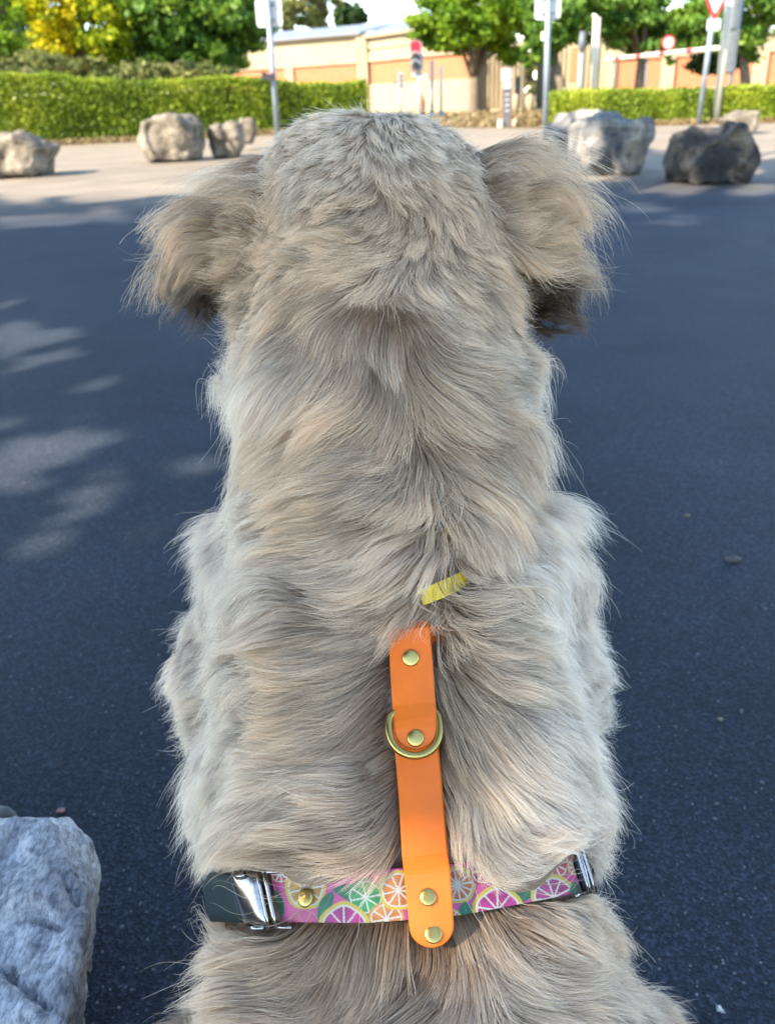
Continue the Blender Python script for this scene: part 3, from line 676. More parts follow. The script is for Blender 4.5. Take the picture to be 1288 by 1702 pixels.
# ---------------------------------------------------------------- rocks
def rock(name, pts, m, label, cat='boulder', vox=.03, disp=.03, seed=0, group=None, sm=4, ns=3.0, fine=0, cracks=()):
    pts = np.array(pts); c = pts.mean(0); c[2] = 0
    bm = bmesh.new()
    for p in pts: bm.verts.new(V(p - c))
    r = bmesh.ops.convex_hull(bm, input=bm.verts[:])
    bmesh.ops.delete(bm, geom=[g for g in r['geom_interior'] if isinstance(g, bmesh.types.BMVert)], context='VERTS')
    me = bm_done(bm, name); o = link(name, me, m); o.location = V(c)
    md = o.modifiers.new('r', 'REMESH'); md.mode = 'VOXEL'; md.voxel_size = vox
    md2 = o.modifiers.new('s', 'SMOOTH'); md2.iterations = sm; md2.factor = .5
    dg = bpy.context.evaluated_depsgraph_get(); dg.update()
    me2 = D.meshes.new_from_object(o.evaluated_get(dg)); o.modifiers.clear(); o.data = me2; D.meshes.remove(me); me2.name = name
    n = len(me2.vertices); co = np.empty(n * 3, np.float32); me2.vertices.foreach_get('co', co); co = co.reshape(-1, 3)
    no = np.empty(n * 3, np.float32); me2.vertex_normals.foreach_get('vector', no); no = no.reshape(-1, 3)
    off = Vector((seed * 7.1, seed * 3.3, seed * 1.7))
    dv = np.array([(noise.fractal(Vector(v) * ns + off, 1.0, 2.0, 4) + .6 * (abs(noise.noise(Vector(v) * ns * 2.2 + off)) - .3)) for v in co])
    co = co + no * (dv * disp)[:, None]
    if fine:
        fv = np.array([abs(noise.fractal(Vector((v[0] * 40, v[1] * 22, v[2] * 40)) + off, 1.0, 2.2, 4)) for v in co]); co = co - no * (fv * fine)[:, None]
    for line in cracks:
        for a_, b_ in zip(line[:-1], line[1:]):
            a_ = np.array(a_) - c; b_ = np.array(b_) - c; ab = b_ - a_; tt = np.clip(((co - a_) @ ab) / (ab @ ab), 0, 1)
            dd = np.linalg.norm((co - (a_ + tt[:, None] * ab))[:, :2], axis=1)
            co[:, 2] -= np.where(co[:, 2] > .2, .009 * np.exp(-(dd / .0028) ** 2), 0)
    me2.vertices.foreach_set('co', co.astype(np.float32).ravel()); me2.update(); me2.shade_smooth()
    if not me2.materials: me2.materials.append(m)
    return tag(o, label, cat, group)
def boulder(outline, Ybase_px, depth, m, label, seed, disp=.05, vox=.035, front=.35):
    """outline: photo px of the visible shape; the front foot stands at Ybase_px on the ground"""
    xs = [p[0] for p in outline]; g0 = G((min(xs) + max(xs)) / 2, Ybase_px); Y = g0[1] + depth * front
    pts = []
    cx = np.mean(xs); cy = np.mean([p[1] for p in outline])
    for (px, py) in outline:
        q = W(px, py, Y); q[2] = max(q[2], -.03); pts.append(q)
        for s, dy in ((.72, -depth * .42), (.72, depth * .5)):
            a = W(cx + (px - cx) * s, cy + (py - cy) * (.9 if dy < 0 else .8), Y); a = a + np.array([0, dy, 0]); a[2] = max(a[2], -.03); pts.append(a)
    return rock('boulder', pts, m, label, vox=vox, disp=disp, seed=seed, group='boulders set around the square', ns=2.4, sm=1, fine=.0)
boulder([(0, 222), (45, 222), (100, 240), (92, 268), (75, 294), (5, 297), (-45, 290), (-60, 240)], 297, 1.0, M_rock_tan, 'angular tan boulder cut by the left edge of the photo', 1, .09)
boulder([(-40, 196), (10, 198), (17, 215), (12, 236), (-40, 236)], 236, .8, M_rock_tan, 'small boulder far left behind the angular one', 2, .04)
boulder([(234, 200), (262, 191), (310, 191), (340, 205), (342, 240), (330, 268), (250, 270), (232, 245)], 270, .95, M_rock_tan, 'large rounded tan boulder in front of the left hedge', 3, .08)
boulder([(346, 212), (385, 204), (405, 206), (412, 240), (400, 264), (352, 262)], 263, .7, M_rock_tan, 'smaller tan boulder right of the large rounded one', 4, .08)
boulder([(398, 197), (424, 198), (428, 218), (420, 240), (400, 240)], 250, .5, M_rock_tan, 'knobbly small boulder close to the dog ear on the left', 5, .04)
boulder([(905, 215), (935, 188), (990, 182), (1022, 198), (1028, 235), (1000, 256), (910, 250), (898, 238)], 254, 1.2, M_rock_dark, 'boulder with tree shade painted in, behind another one, right of the sign pole', 6, .10)
boulder([(943, 208), (975, 196), (1040, 197), (1080, 196), (1078, 215), (1062, 270), (1055, 290), (985, 292), (945, 262)], 292, 1.0, M_rock_dark, 'boulder with painted light and shade in front of the darker one', 7, .11)
boulder([(1107, 280), (1128, 232), (1170, 214), (1222, 202), (1235, 222), (1255, 258), (1250, 285), (1232, 306), (1115, 305)], 307, 1.0, M_rock_shaded, 'boulder with deep shade painted in and a sloping top on the right', 8, .11)
boulder([(1196, 198), (1230, 183), (1257, 184), (1254, 212), (1240, 224), (1200, 214)], 224, .8, M_rock_tan, 'small pale boulder behind the deeply shaded one', 9, .04)
# near rock, pale limestone, lower left
zt = .30
top = [(-160, 1352), (0, 1362), (80, 1362), (106, 1382), (118, 1430), (136, 1490), (138, 1520), (96, 1580), (84, 1612), (98, 1690), (104, 1760), (105, 1900), (-220, 1900)]
pts = [G(px, py, zt - (.008 if px > 100 else 0)) for (px, py) in top]
for (px, py, z) in [(126, 1370, .27), (150, 1402, .25), (161, 1440, .24), (160, 1500, .23), (156, 1560, .22), (140, 1620, .20), (128, 1680, .18), (130, 1760, .16),
                    (-140, 1370, .0), (60, 1375, .0), (138, 1420, .10), (146, 1500, .08), (138, 1600, .10), (118, 1720, .06), (60, 1800, .0), (-200, 1900, 0)]: pts.append(G(px, py, z))
rock('limestone_rock', pts, M_rock_near, 'pale cracked limestone rock in the lower left corner beside the dog', 'rock', .0032, .011, 21, sm=1, ns=10, fine=.0055, cracks=[[G(-20, 1590, .3), G(14, 1610, .3), G(22, 1632, .3), G(52, 1655, .3), G(80, 1680, .3)], [G(104, 1452, .3), G(112, 1470, .3), G(126, 1490, .3)], [G(60, 1520, .3), G(100, 1540, .3)]])
rock('dark_rock', [G(-60, 1330, .10), G(20, 1338, .10), G(38, 1362, .08), G(-60, 1380, .1), G(-60, 1330, 0), G(30, 1345, 0), G(40, 1380, 0), G(-60, 1400, 0)], M_rock_dark, 'small dark rock peeking out behind the pale limestone rock', 'rock', .008, .006, 22, ns=9)
# loose stones and grit on the asphalt
def pebble(px, py, s, m, label, seed, flat=.5, name='loose_stone'):
    g0 = G(px, py); r = np.random.default_rng(seed); d = r.normal(size=(14, 3)); d /= np.linalg.norm(d, axis=1)[:, None]
    pts = g0 + d * np.array([s, s * .75, s * flat]) + np.array([0, 0, s * flat * .6])
    bm = bmesh.new()
    for p in pts: bm.verts.new(V(p - g0))
    rr = bmesh.ops.convex_hull(bm, input=bm.verts[:]); bmesh.ops.delete(bm, geom=[g for g in rr['geom_interior'] if isinstance(g, bmesh.types.BMVert)], context='VERTS')
    bmesh.ops.bevel(bm, geom=bm.edges[:], offset=s * .08, segments=2, affect='EDGES')
    o = link(name, bm_done(bm, name, True), m); o.location = V(g0); return tag(o, label, 'stone', 'loose stones on the asphalt')
M_stone = noise_mat('grey loose stone', [(.06, .05, .05), (.11, .095, .09)], 60, .8, .3, .4, 300, dist=.001)
M_stone2 = noise_mat('ochre loose stone', [(.12, .095, .06), (.20, .16, .10)], 60, .8, .3)
pebble(1217, 932, .017, M_stone, 'largest loose stone, brownish and flat, right of the dog', 3, .4)
pebble(1142, 858, .007, M_stone2, 'tiny ochre stone above the largest loose stone', 4)
pebble(1197, 1197, .0065, M_stone2, 'small pale yellow stone low on the right', 5)
pebble(103, 1351, .008, noise_mat('pink stone', [(.30, .17, .15), (.4, .25, .22)], 60), 'small pinkish stone just above the limestone rock', 6)
pebble(1198, 1678, .006, M_white, 'tiny white stone near the lower right corner', 7)
n = 1500
px_ = rng.uniform(-50, 1340, n); py_ = 420 + 1290 * rng.random(n) ** .8
vs = []; fs = []
for i in range(n):
    g0 = G(px_[i], py_[i]); s = rng.uniform(.0008, .0021) * (1.6 if rng.random() < .05 else 1)
    a0 = rng.random() * 6.3; k0 = len(vs)
    for a in (0, 1.6, 3.1, 4.7): vs.append((g0[0] + s * math.cos(a + a0), g0[1] + s * math.sin(a + a0), .0005))
    vs.append((g0[0], g0[1], s * .9)); fs += [(k0 + j, k0 + (j + 1) % 4, k0 + 4) for j in range(4)]
tag(link('grit', np_mesh('grit', vs, fs), noise_mat('pale grit', [(.05, .05, .055), (.20, .20, .20)], 150, .6)), 'pale grit scattered over the dark asphalt', 'grit', kind='stuff')

# ---------------------------------------------------------------- shade trees (behind and left of the camera)
YB = np.array([(-400, 330), (0, 336), (150, 345), (330, 338), (600, 322), (820, 280), (880, 262), (1000, 256), (1288, 262), (1700, 262)], float)
HOLES = [(40, 505, 40, 7, -.2), (160, 640, 30, 7, -.3), (200, 720, 22, 8, -.4), (1060, 345, 50, 4, 0), (1220, 290, 40, 5, 0), (930, 300, 30, 4, 0), (20, 560, 52, 24, -.15), (105, 557, 30, 9, -.2), (75, 598, 55, 9, -.3), (65, 748, 105, 30, -.25), (10, 790, 60, 30, 0), (150, 828, 65, 24, -.5), (330, 776, 48, 20, -.1), (70, 900, 40, 22, -.4), (60, 366, 80, 7, 0), (200, 362, 60, 6, 0), (985, 292, 70, 7, .0), (1130, 316, 60, 5, 0), (1265, 318, 30, 7, 0), (900, 272, 40, 4, 0), (1140, 368, 35, 5, 0), (1030, 255, 40, 5, 0), (20, 700, 30, 10, -.3), (250, 880, 30, 12, -.2)]
def in_shade(g):
    x, y, d = PX(g)
    ok = d > .05
    yb = np.interp(x, YB[:, 0], YB[:, 1])
    jit = 10 * np.sin(x * .045) + 7 * np.sin(x * .11 + 1) + 5 * np.sin(x * .23 + 2)
    s = np.where(ok, y > yb + jit * .8, True)
    for (hx, hy, a, b_, sl_) in HOLES:
        dx = (x - hx); dy = (y - hy) - sl_ * (x - hx)
        wob = .35 * np.sin(x * .055 + hy) + .3 * np.sin(y * .16 + x * .02 + hx) + .2 * np.sin(x * .13 - y * .21)
        s &= ~(ok & ((dx / (a * 1.05 + 14)) ** 2 + (dy / (b_ * 1.15 + 5)) ** 2 < 1 + wob))
    return s
SPOTS = []
L_shade = leaf_mat('plane tree leaves', [(.04, .08, .015), (.07, .13, .02), (.12, .19, .03)], .3)
crown_defs = [((-17, -7, 0), (5.5, 4.8, 2.2), 'tall plane tree behind the camera on the left'), ((-9.5, -9.5, 0), (5.2, 4.2, 2.2), 'tall plane tree directly behind the camera'), ((-19, 2.5, 0), (5.0, 5.0, 2.2), 'tall plane tree left of the square')]
HC = 11.0
shade_targets = np.array([0.0, 5.0, 0])
gx0, gx1, gy0, gy1 = -9, 9.5, -3, 15
def build_shade():
    n = 100000
    g = np.stack([rng.uniform(gx0, gx1, n), rng.uniform(gy0, gy1, n), np.zeros(n)], 1)
    keep = in_shade(g)
    dd_ = np.hypot(g[:, 0] + 1.0, g[:, 1] - 1.6); f_ = np.clip((dd_ - 2.6) / 3.0, 0, 1)
    h = 5.0 + (HC - 5.0) * f_ + rng.normal(0, 1, n) * (.35 + .75 * f_)
    p = g + SUN * (h / SUN[2])[:, None]
    p = p[keep]
    sz = np.where(dd_[keep] < 3.2, .10, .25)
    m2 = 110000; g2 = np.stack([rng.uniform(-4.4, 2.4, m2), rng.uniform(-1.8, 5.0, m2), np.zeros(m2)], 1)
    k2 = in_shade(g2) & (np.hypot(g2[:, 0] + 1, g2[:, 1] - 1.6) < 3.4); g2 = g2[k2]
    p2 = g2 + SUN * ((5.0 + rng.normal(0, .35, len(g2))) / SUN[2])[:, None]
    p = np.vstack([p, p2]); sz = np.r_[sz, np.full(len(p2), .10)]
    for s_ in SPOTS:   # gaps that let the sun reach the dog's back
        q = p - s_[0]; along = q @ SUN; d_ = np.linalg.norm(q - along[:, None] * SUN, axis=1); p = p[d_ > s_[1]]; sz = sz[d_ > s_[1]]
    # three trees share the canopy by nearest trunk
    cen = np.array([[-18.5, -9.0], [-6.5, -9.5], [-17.5, 5.5], [-8.5, 4.8]])
    own = np.argmin(((p[:, None, :2] - cen[None]) ** 2).sum(2), 1)
    labs = ['tall shade tree behind the camera, farthest left', 'tall shade tree straight behind the camera', 'tall shade tree left of the square, out of the frame', 'tall shade tree nearest the left frame edge, out of the frame']
    for i in range(4):
        q = p[own == i]; qs = sz[own == i]
        if not len(q): continue
        t = empty('shade_tree', (cen[i][0], cen[i][1], 0), labs[i], 'tree', 'shade trees out of the frame')
        link('crown', leaves_mesh('crown', q, qs, rng.uniform(0, 1, len(q)), .42), L_shade, t)
        bm = bmesh.new(); c0 = np.array([*cen[i], 0.]); bm_tube(bm, [c0, c0 + np.array([.1, 0, 4]), c0 + np.array([0, .1, 8.5])], [.32, .25, .18], 10)
        for j in range(7):
            qq = q[rng.integers(len(q))]; bm_tube(bm, [c0 + np.array([0, .05, 6.5]), (c0 + qq) / 2 + np.array([0, 0, 3.5]), qq], [.14, .09, .03], 6)
        link('trunk', bm_done(bm, 'trunk', True), M_bark, t)

# ---------------------------------------------------------------- the dog: skin
RINGS = [(622, 246, .603, .030, .030), (622, 252, .603, .056, .050), (622, 264, .602, .067, .064), (622, 290, .601, .074, .076), (622, 330, .600, .077, .083), (622, 390, .595, .080, .086), (626, 450, .586, .087, .081),
         (630, 520, .582, .092, .079), (630, 600, .580, .089, .082), (628, 700, .578, .083, .085), (630, 800, .576, .081, .088), (636, 870, .574, .088, .094),
         (645, 940, .575, .102, .106), (648, 1000, .574, .107, .104), (650, 1045, .573, .106, .098), (652, 1095, .571, .107, .103), (657, 1150, .567, .108, .109), (667, 1250, .56, .111, .112), (672, 1350, .549, .113, .113),
         (668, 1430, .538, .109, .106), (660, 1490, .530, .109, .101), (704, 1570, .525, .105, .107), (722, 1660, .515, .108, .112), (735, 1760, .50, .115, .115), (730, 1880, .485, .138, .12), (730, 2020, .47, .13, .12), (730, 2150, .465, .08, .09)]
ring_c = np.array([P(a, b_, c_) for a, b_, c_, _, _ in RINGS])
def ring_axes(i):
    t = ring_c[min(i + 1, len(RINGS) - 1)] - ring_c[max(i - 1, 0)]; t /= np.linalg.norm(t)
    if i < 3: t = -U * .96 + F * -.0; t /= np.linalg.norm(t)
    s = R - (R @ t) * t; s /= np.linalg.norm(s); nn = np.cross(s, t); nn /= np.linalg.norm(nn)
    if nn @ F > 0: nn = -nn          # nn points out of the back, to the camera
    return s, nn, t
def dog_skin():
    bm = bmesh.new(); seg = 40; rows = []
    for i, (px, py, d, rx, rd) in enumerate(RINGS):
        s, nn, t = ring_axes(i)
        gr = float(np.interp(py, [1000, 1080, 1380, 1450, 1500], [0, 1, 1, 1, 0]))
        def bulge(a):      # the coat swells on both sides of the back strap
            a = (a + math.pi) % (2 * math.pi) - math.pi
            return .013 * gr * (math.exp(-((a - .62) / .34) ** 2) + math.exp(-((a + .50) / .34) ** 2)) - .002 * gr * math.exp(-((a - .12) / .2) ** 2)
        rows.append([bm.verts.new(V(ring_c[i] + s * rx * math.sin(a) + nn * (rd * math.cos(a) + bulge(a)))) for a in [2 * math.pi * k / seg for k in range(seg)]])
    for i in range(len(rows) - 1):
        for k in range(seg): bm.faces.new((rows[i][k], rows[i][(k + 1) % seg], rows[i + 1][(k + 1) % seg], rows[i + 1][k]))
    bm.faces.new(rows[0]); bm.faces.new(rows[-1][::-1])
    def ball(c, r, sc=(1, 1, 1)):
        bmesh.ops.create_icosphere(bm, subdivisions=3, radius=r, matrix=Matrix.Translation(V(c)) @ Matrix.Diagonal((*sc, 1)))
    def chain(a, b_, ra, rb, n=7):
        a = np.array(a); b_ = np.array(b_)
        for i in range(n):
            f = i / (n - 1); ball(a + (b_ - a) * f, ra + (rb - ra) * f)
    hc = P(622, 345, .60)
    # muzzle, brow and chin
    chain(hc + [0, .04, -.03], hc + [0, .10, -.045], .050, .036); chain(hc + [0, .10, -.035], hc + [0, .165, -.045], .036, .027)
    chain(hc + [0, .07, -.055], hc + [0, .14, -.065], .03, .018)
    # chest and front legs
    ch = P(652, 1100, .60)
    ball(ch + [0, .05, -.02], .115); ball(ch + [0, .03, -.10], .11)
    for s_ in (-1, 1):
        x0 = ch[0] + s_ * .085
        chain((x0, .50, .44), (x0, .54, .30), .062, .045); chain((x0, .54, .30), (x0 - s_ * .01, .535, .10), .04, .028); chain((x0 - s_ * .01, .535, .10), (x0 - s_ * .01, .545, .035), .028, .032, 4)
        ball((x0 - s_ * .01, .575, .028), .034, (1, 1.35, .8))
        # haunch, hock and hind paw
        hx = .01 + s_ * .105
        chain((hx, .24, .20), (hx + s_ * .03, .36, .17), .085, .065); chain((hx + s_ * .03, .37, .16), (hx + s_ * .035, .27, .06), .05, .032); chain((hx + s_ * .035, .25, .035), (hx + s_ * .035, .42, .03), .03, .03, 8)
    chain((.03, .22, .14), (.03, .12, .05), .12, .05); chain((.03, .12, .05), (.12, -.08, .035), .035, .02, 12)
    # soft rolls of coat over the belt, shoulders
    for (px, py, d, sc) in ((565, 1408, .460, (.042, .032, .029)), (832, 1394, .464, (.035, .030, .029)), (500, 1385, .475, (.04, .03, .03)),
                            (414, 1345, .55, (.026, .045, .05)), (920, 1330, .55, (.022, .045, .05)), (437, 990, .59, (.036, .05, .05)), (862, 945, .59, (.036, .05, .05)), (950, 1810, .47, (.05, .07, .07)), (500, 1790, .47, (.05, .08, .07)),
                            (478, 500, .585, (.030, .05, .05)), (768, 510, .585, (.028, .05, .05)), (800, 1015, .478, (.030, .010, .014)), (500, 1010, .485, (.035, .012, .014))):
        ball(P(px, py, d), 1.0, sc)
    # ears: cupped flaps, blown out from the head
    for outline, dep in EARS:
        ear_mesh(bm, outline, dep)
    return bm
EAR_R = ([(770, 262), (815, 248), (860, 270), (897, 325), (928, 395), (945, 465), (938, 520), (915, 542), (885, 530), (858, 492), (828, 440), (790, 390), (760, 330)], (893, 482))
EAR_L = ([(490, 262), (445, 258), (400, 282), (362, 325), (328, 380), (300, 425), (295, 475), (320, 512), (350, 520), (378, 495), (408, 440), (450, 390), (490, 335)], (352, 478))
def ear_depth(px, py, cup):
    dd = ((px - cup[0]) / 48) ** 2 + ((py - cup[1]) / 55) ** 2
    up = (py - 260) / 290
    return .572 - .016 * math.sin(up * 3.1) + .040 * math.exp(-dd * 1.1)
def ear_mesh(bm, outline, cup):
    n = 12; ol = np.array(outline, float); cen = ol.mean(0); m = len(ol)
    # smooth outline
    tt = np.linspace(0, m, 48, endpoint=False); cl = np.vstack([ol, ol[:1]])
    xs = np.interp(tt, np.arange(m + 1), cl[:, 0]); ys = np.interp(tt, np.arange(m + 1), cl[:, 1])
    for _ in range(3): xs = (np.roll(xs, 1) + xs * 2 + np.roll(xs, -1)) / 4; ys = (np.roll(ys, 1) + ys * 2 + np.roll(ys, -1)) / 4
    fr = []; bk = []
    for i in range(n + 1):
        f = i / n; rf = []; rb = []
        for k in range(48):
            x = cen[0] + (xs[k] - cen[0]) * f; y = cen[1] + (ys[k] - cen[1]) * f; d = ear_depth(x, y, cup)
            th = .016 * (1 - f ** 4 * .6)
            rf.append(bm.verts.new(V(P(x, y, d)))); rb.append(bm.verts.new(V(P(x, y, d + th))))
        fr.append(rf); bk.append(rb)
    for i in range(n):
        for k in range(48):
            j = (k + 1) % 48
            if i == 0:
                bm.faces.new((fr[1][k], fr[1][j], fr[0][0])); bm.faces.new((bk[1][j], bk[1][k], bk[0][0]))
            else:
                bm.faces.new((fr[i][k], fr[i + 1][k], fr[i + 1][j], fr[i][j])); bm.faces.new((bk[i][j], bk[i + 1][j], bk[i + 1][k], bk[i][k]))
    for k in range(48):
        j = (k + 1) % 48; bm.faces.new((fr[n][k], bk[n][k], bk[n][j], fr[n][j]))
EARS = [EAR_L, EAR_R]
dog = empty('dog', (.01, .40, 0), 'cream long haired dog sitting with its back to the camera', 'dog')
bm = dog_skin()
M_skin = noise_mat('dog skin', [(.20, .14, .10), (.28, .20, .14)], 40, .8, .2)
me = bm_done(bm, 'body'); body = link('body', me, M_skin, dog)
md = body.modifiers.new('r', 'REMESH'); md.mode = 'VOXEL'; md.voxel_size = .0048
md2 = body.modifiers.new('s', 'SMOOTH'); md2.iterations = 7; md2.factor = .6
dg = bpy.context.evaluated_depsgraph_get(); dg.update()
me2 = D.meshes.new_from_object(body.evaluated_get(dg)); body.modifiers.clear(); body.data = me2; me2.shade_smooth(); me2.name = 'body'
if not me2.materials: me2.materials.append(M_skin)
# the mesh is in world coordinates (parent inverse cancels the offset)
hc = P(622, 345, .60)
bm = bmesh.new(); bmesh.ops.create_icosphere(bm, subdivisions=3, radius=.017, matrix=Matrix.Translation(V(hc + [0, .188, -.035])) @ Matrix.Diagonal((1.1, .8, .8, 1))); link('nose', bm_done(bm, 'nose', True), M_black, dog)
for s_ in (-1, 1):
    bm = bmesh.new(); bmesh.ops.create_icosphere(bm, subdivisions=3, radius=.012, matrix=Matrix.Translation(V(hc + [s_ * .036, .088, .005]))); link('eye', bm_done(bm, 'eye', True), M_black, dog)
nv = len(me2.vertices); bco = np.empty(nv * 3, np.float32); me2.vertices.foreach_get('co', bco); bco = bco.reshape(-1, 3).astype(float)
polys = [tuple(p.vertices) for p in me2.polygons]
BVH = BVHTree.FromPolygons([Vector(v) for v in bco], polys)
print('skin', nv, round(time.time() - T0, 1))
def cast(px, py):
    r = ray(px, py); rl = np.linalg.norm(r)
    h = BVH.ray_cast(V(CAM), V(r / rl))
    return None if h[0] is None else h[3] / rl      # camera depth along F

# ---------------------------------------------------------------- fur
GU = np.array([
 (520,240,-1,.3),(470,280,-1,.5),(560,300,-.6,.8),(620,270,-.1,1),(700,240,.8,.6),(760,270,1,.7),(680,320,.2,1),(740,360,.1,1),(600,340,-.3,1),(560,400,-1,.25),(480,430,-1,.15),(620,400,-.8,.5),(680,430,-.6,.8),(520,340,-.5,.8),(640,215,0,.6),
 (560,480,-1,.5),(480,500,-.9,.7),(400,560,-1,.3),(350,600,-1,.1),(600,560,-.5,1),(540,600,-.8,.8),(480,640,-1,.55),(400,660,-1,.2),(340,680,-1,-.1),(640,600,-.05,1),(620,680,-.5,1),(560,720,-.9,.5),(480,740,-1,.15),(400,760,-1,.0),(350,760,-1,.1),
 (700,500,.9,.3),(760,470,1,.1),(820,520,.9,.5),(700,580,.5,.9),(680,640,.25,1),(760,600,1,.4),(840,600,1,.4),(900,620,1,.3),(740,680,.9,.1),(820,700,1,.1),(880,740,1,.4),(700,750,.1,1),(760,780,1,.3),(820,800,1,.3),(880,830,.6,1),
 (650,780,-.9,.5),(560,820,-1,.22),(460,850,-1,.08),(400,850,-1,.05),(650,880,-.8,.55),(560,920,-1,.28),(460,930,-1,.12),(700,900,-.5,.9),(750,900,.2,1),(800,900,.5,1),(850,880,.5,1),(700,980,-.6,.8),(620,1000,-1,.35),(560,1000,-1,.2),(500,980,-1,.2),
 (340,960,-.3,1),(330,1050,-.1,1),(420,1000,-.3,.8),(900,900,.6,.8),(960,930,.5,1),(980,1000,.2,1),(900,1000,.3,1),(750,1045,1,-.6),(800,1010,1,-.35),(850,1000,.8,.5),(680,1030,-.4,1),
 (630,1080,-.6,.6),(560,1080,-1,.2),(450,1080,-1,.1),(350,1100,-.9,.3),(625,1160,-.5,1),(540,1150,-1,.45),(440,1150,-1,.2),(350,1180,-1,.2),(640,1250,-.3,1),(580,1260,-.8,.8),(500,1250,-1,.35),(420,1260,-1,.1),(340,1280,-.8,.5),(640,1350,-.3,1),(580,1360,-.9,.6),(500,1350,-1,.35),(420,1350,-.8,.5),(330,1360,-.7,.8),(640,1420,-.4,1),(590,1435,-1,.25),(520,1430,-1,-.1),(450,1420,-.9,-.2),(380,1410,-.5,.8),(320,1400,-.6,1),
 (740,1090,.4,1),(800,1090,1,.4),(880,1090,1,.3),(960,1100,.8,.5),(740,1160,.4,1),(800,1150,.9,.6),(880,1160,1,.2),(970,1180,.8,.4),(750,1250,.3,1),(800,1240,.8,.8),(880,1240,1,.25),(980,1260,.9,.4),(760,1330,.2,1),(800,1320,.5,1),(860,1330,1,.4),(940,1310,1,-.2),(1010,1350,.9,.4),(765,1400,.3,1),(810,1410,.8,.7),(870,1420,1,.0),(930,1390,1,-.45),(990,1400,.6,1),(1040,1400,.9,.5),
 (700,1580,-.1,1),(640,1570,-.35,1),(560,1570,-.55,1),(490,1560,-.9,.5),(420,1570,-1,0),(365,1570,-.8,-.5),(600,1640,-.7,.9),(500,1630,-1,.25),(420,1630,-1,-.1),(350,1650,-1,-.1),(760,1560,.4,1),(820,1560,.6,1),(880,1560,.8,.7),(940,1540,1,.5),(1000,1540,1,.3),(760,1650,.3,1),(840,1640,.8,.8),(920,1640,1,.2),(1000,1610,.9,-.3),(1050,1620,1,.2),(700,1680,-.2,1),(620,1690,-.6,1),(1060,1690,.5,1)], float)
GE_L = np.array([(450,280,-1,.2),(400,280,-1,.5),(360,330,-.8,.8),(420,340,-1,.6),(320,400,-1,.7),(380,410,-.9,.5),(280,460,-1,.3),(330,470,-1,.5),(320,520,-.8,.5),(440,380,-1,.4),(270,500,-1,.3)], float)
GE_R = np.array([(800,280,.8,-.6),(850,270,1,.1),(880,310,1,.7),(830,330,1,.4),(920,380,.9,.9),(870,390,1,.5),(950,460,.6,1),(890,450,1,.5),(900,500,1,.6),(930,540,.6,.9),(820,400,.4,1),(905,540,.5,.8)], float)
def flow_px(px, py, GT, sig=34):
    d2 = (px[:, None] - GT[None, :, 0]) ** 2 + (py[:, None] - GT[None, :, 1]) ** 2
    wgt = np.exp(-d2 / (2 * sig * sig)) + 1e-3 / (1 + d2 / 2500.) ** 2
    l = np.hypot(GT[:, 2], GT[:, 3])
    vx = (wgt * (GT[:, 2] / l)[None]).sum(1); vy = (wgt * (GT[:, 3] / l)[None]).sum(1)
    n_ = np.hypot(vx, vy) + 1e-9
    return vx / n_, vy / n_
# smooth random fields of photo-independent 3D position (sum of sines)
class Field:
    def __init__(s, k, n=14, seed=0):
        r = np.random.default_rng(seed); s.k = r.normal(size=(n, 3)) * k; s.p = r.uniform(0, 6.28, n); s.n = n
    def __call__(s, p): return np.sin(p @ s.k.T + s.p).sum(1) / math.sqrt(s.n / 2) / 1.4
f_bend = Field(38, seed=1); f_bend2 = Field(95, seed=2); f_lift = Field(60, seed=3); f_tone = Field(45, seed=4); f_len = Field(50, seed=5)
f_wave = Field(1, seed=6); f_wave.k = f_wave.k * np.array([26, 75, 75])
tri_idx = []
for p in polys:
    for k in range(1, len(p) - 1): tri_idx.append((p[0], p[k], p[k + 1]))
tri_idx = np.array(tri_idx)
A_, B_, C_ = bco[tri_idx[:, 0]], bco[tri_idx[:, 1]], bco[tri_idx[:, 2]]
tn = np.cross(B_ - A_, C_ - A_); ta = np.linalg.norm(tn, axis=1) / 2; tn /= (2 * ta[:, None] + 1e-12)
vn = np.empty(nv * 3, np.float32); me2.vertex_normals.foreach_get('vector', vn); vn = vn.reshape(-1, 3).astype(float)
if (vn * (bco - bco.mean(0))).sum() < 0: vn = -vn
def poly_in(px, py, poly):
    c = np.zeros(len(px), bool); n = len(poly); j = n - 1
    for i in range(n):
        xi, yi = poly[i]; xj, yj = poly[j]
        c ^= ((yi > py) != (yj > py)) & (px < (xj - xi) * (py - yi) / (yj - yi + 1e-9) + xi); j = i
    return c
def on_ear(p):
    x, y, d = PX(p)
    base = (p[:, 1] > .0)
    l = poly_in(x, y, [(a[0] + (-14 if a[0] < 400 else 0), a[1]) for a in EAR_L[0]]) & (x < 470) & (d > .52)
    r = poly_in(x, y, [(a[0] + (14 if a[0] > 860 else 0), a[1]) for a in EAR_R[0]]) & (x > 785) & (d > .52)
    # the neck lies nearer the camera than the ear flap only below; test against the flap depth
    def dep(x, y, cup):
        dd = ((x - cup[0]) / 48) ** 2 + ((y - cup[1]) / 55) ** 2
        return .572 - .016 * np.sin((y - 260) / 290 * 3.1) + .040 * np.exp(-dd * 1.1)
    l &= np.abs(d - dep(x, y, EAR_L[1]) - .006) < .018
    r &= np.abs(d - dep(x, y, EAR_R[1]) - .006) < .018
    return l.astype(int) * 1 + r.astype(int) * 2
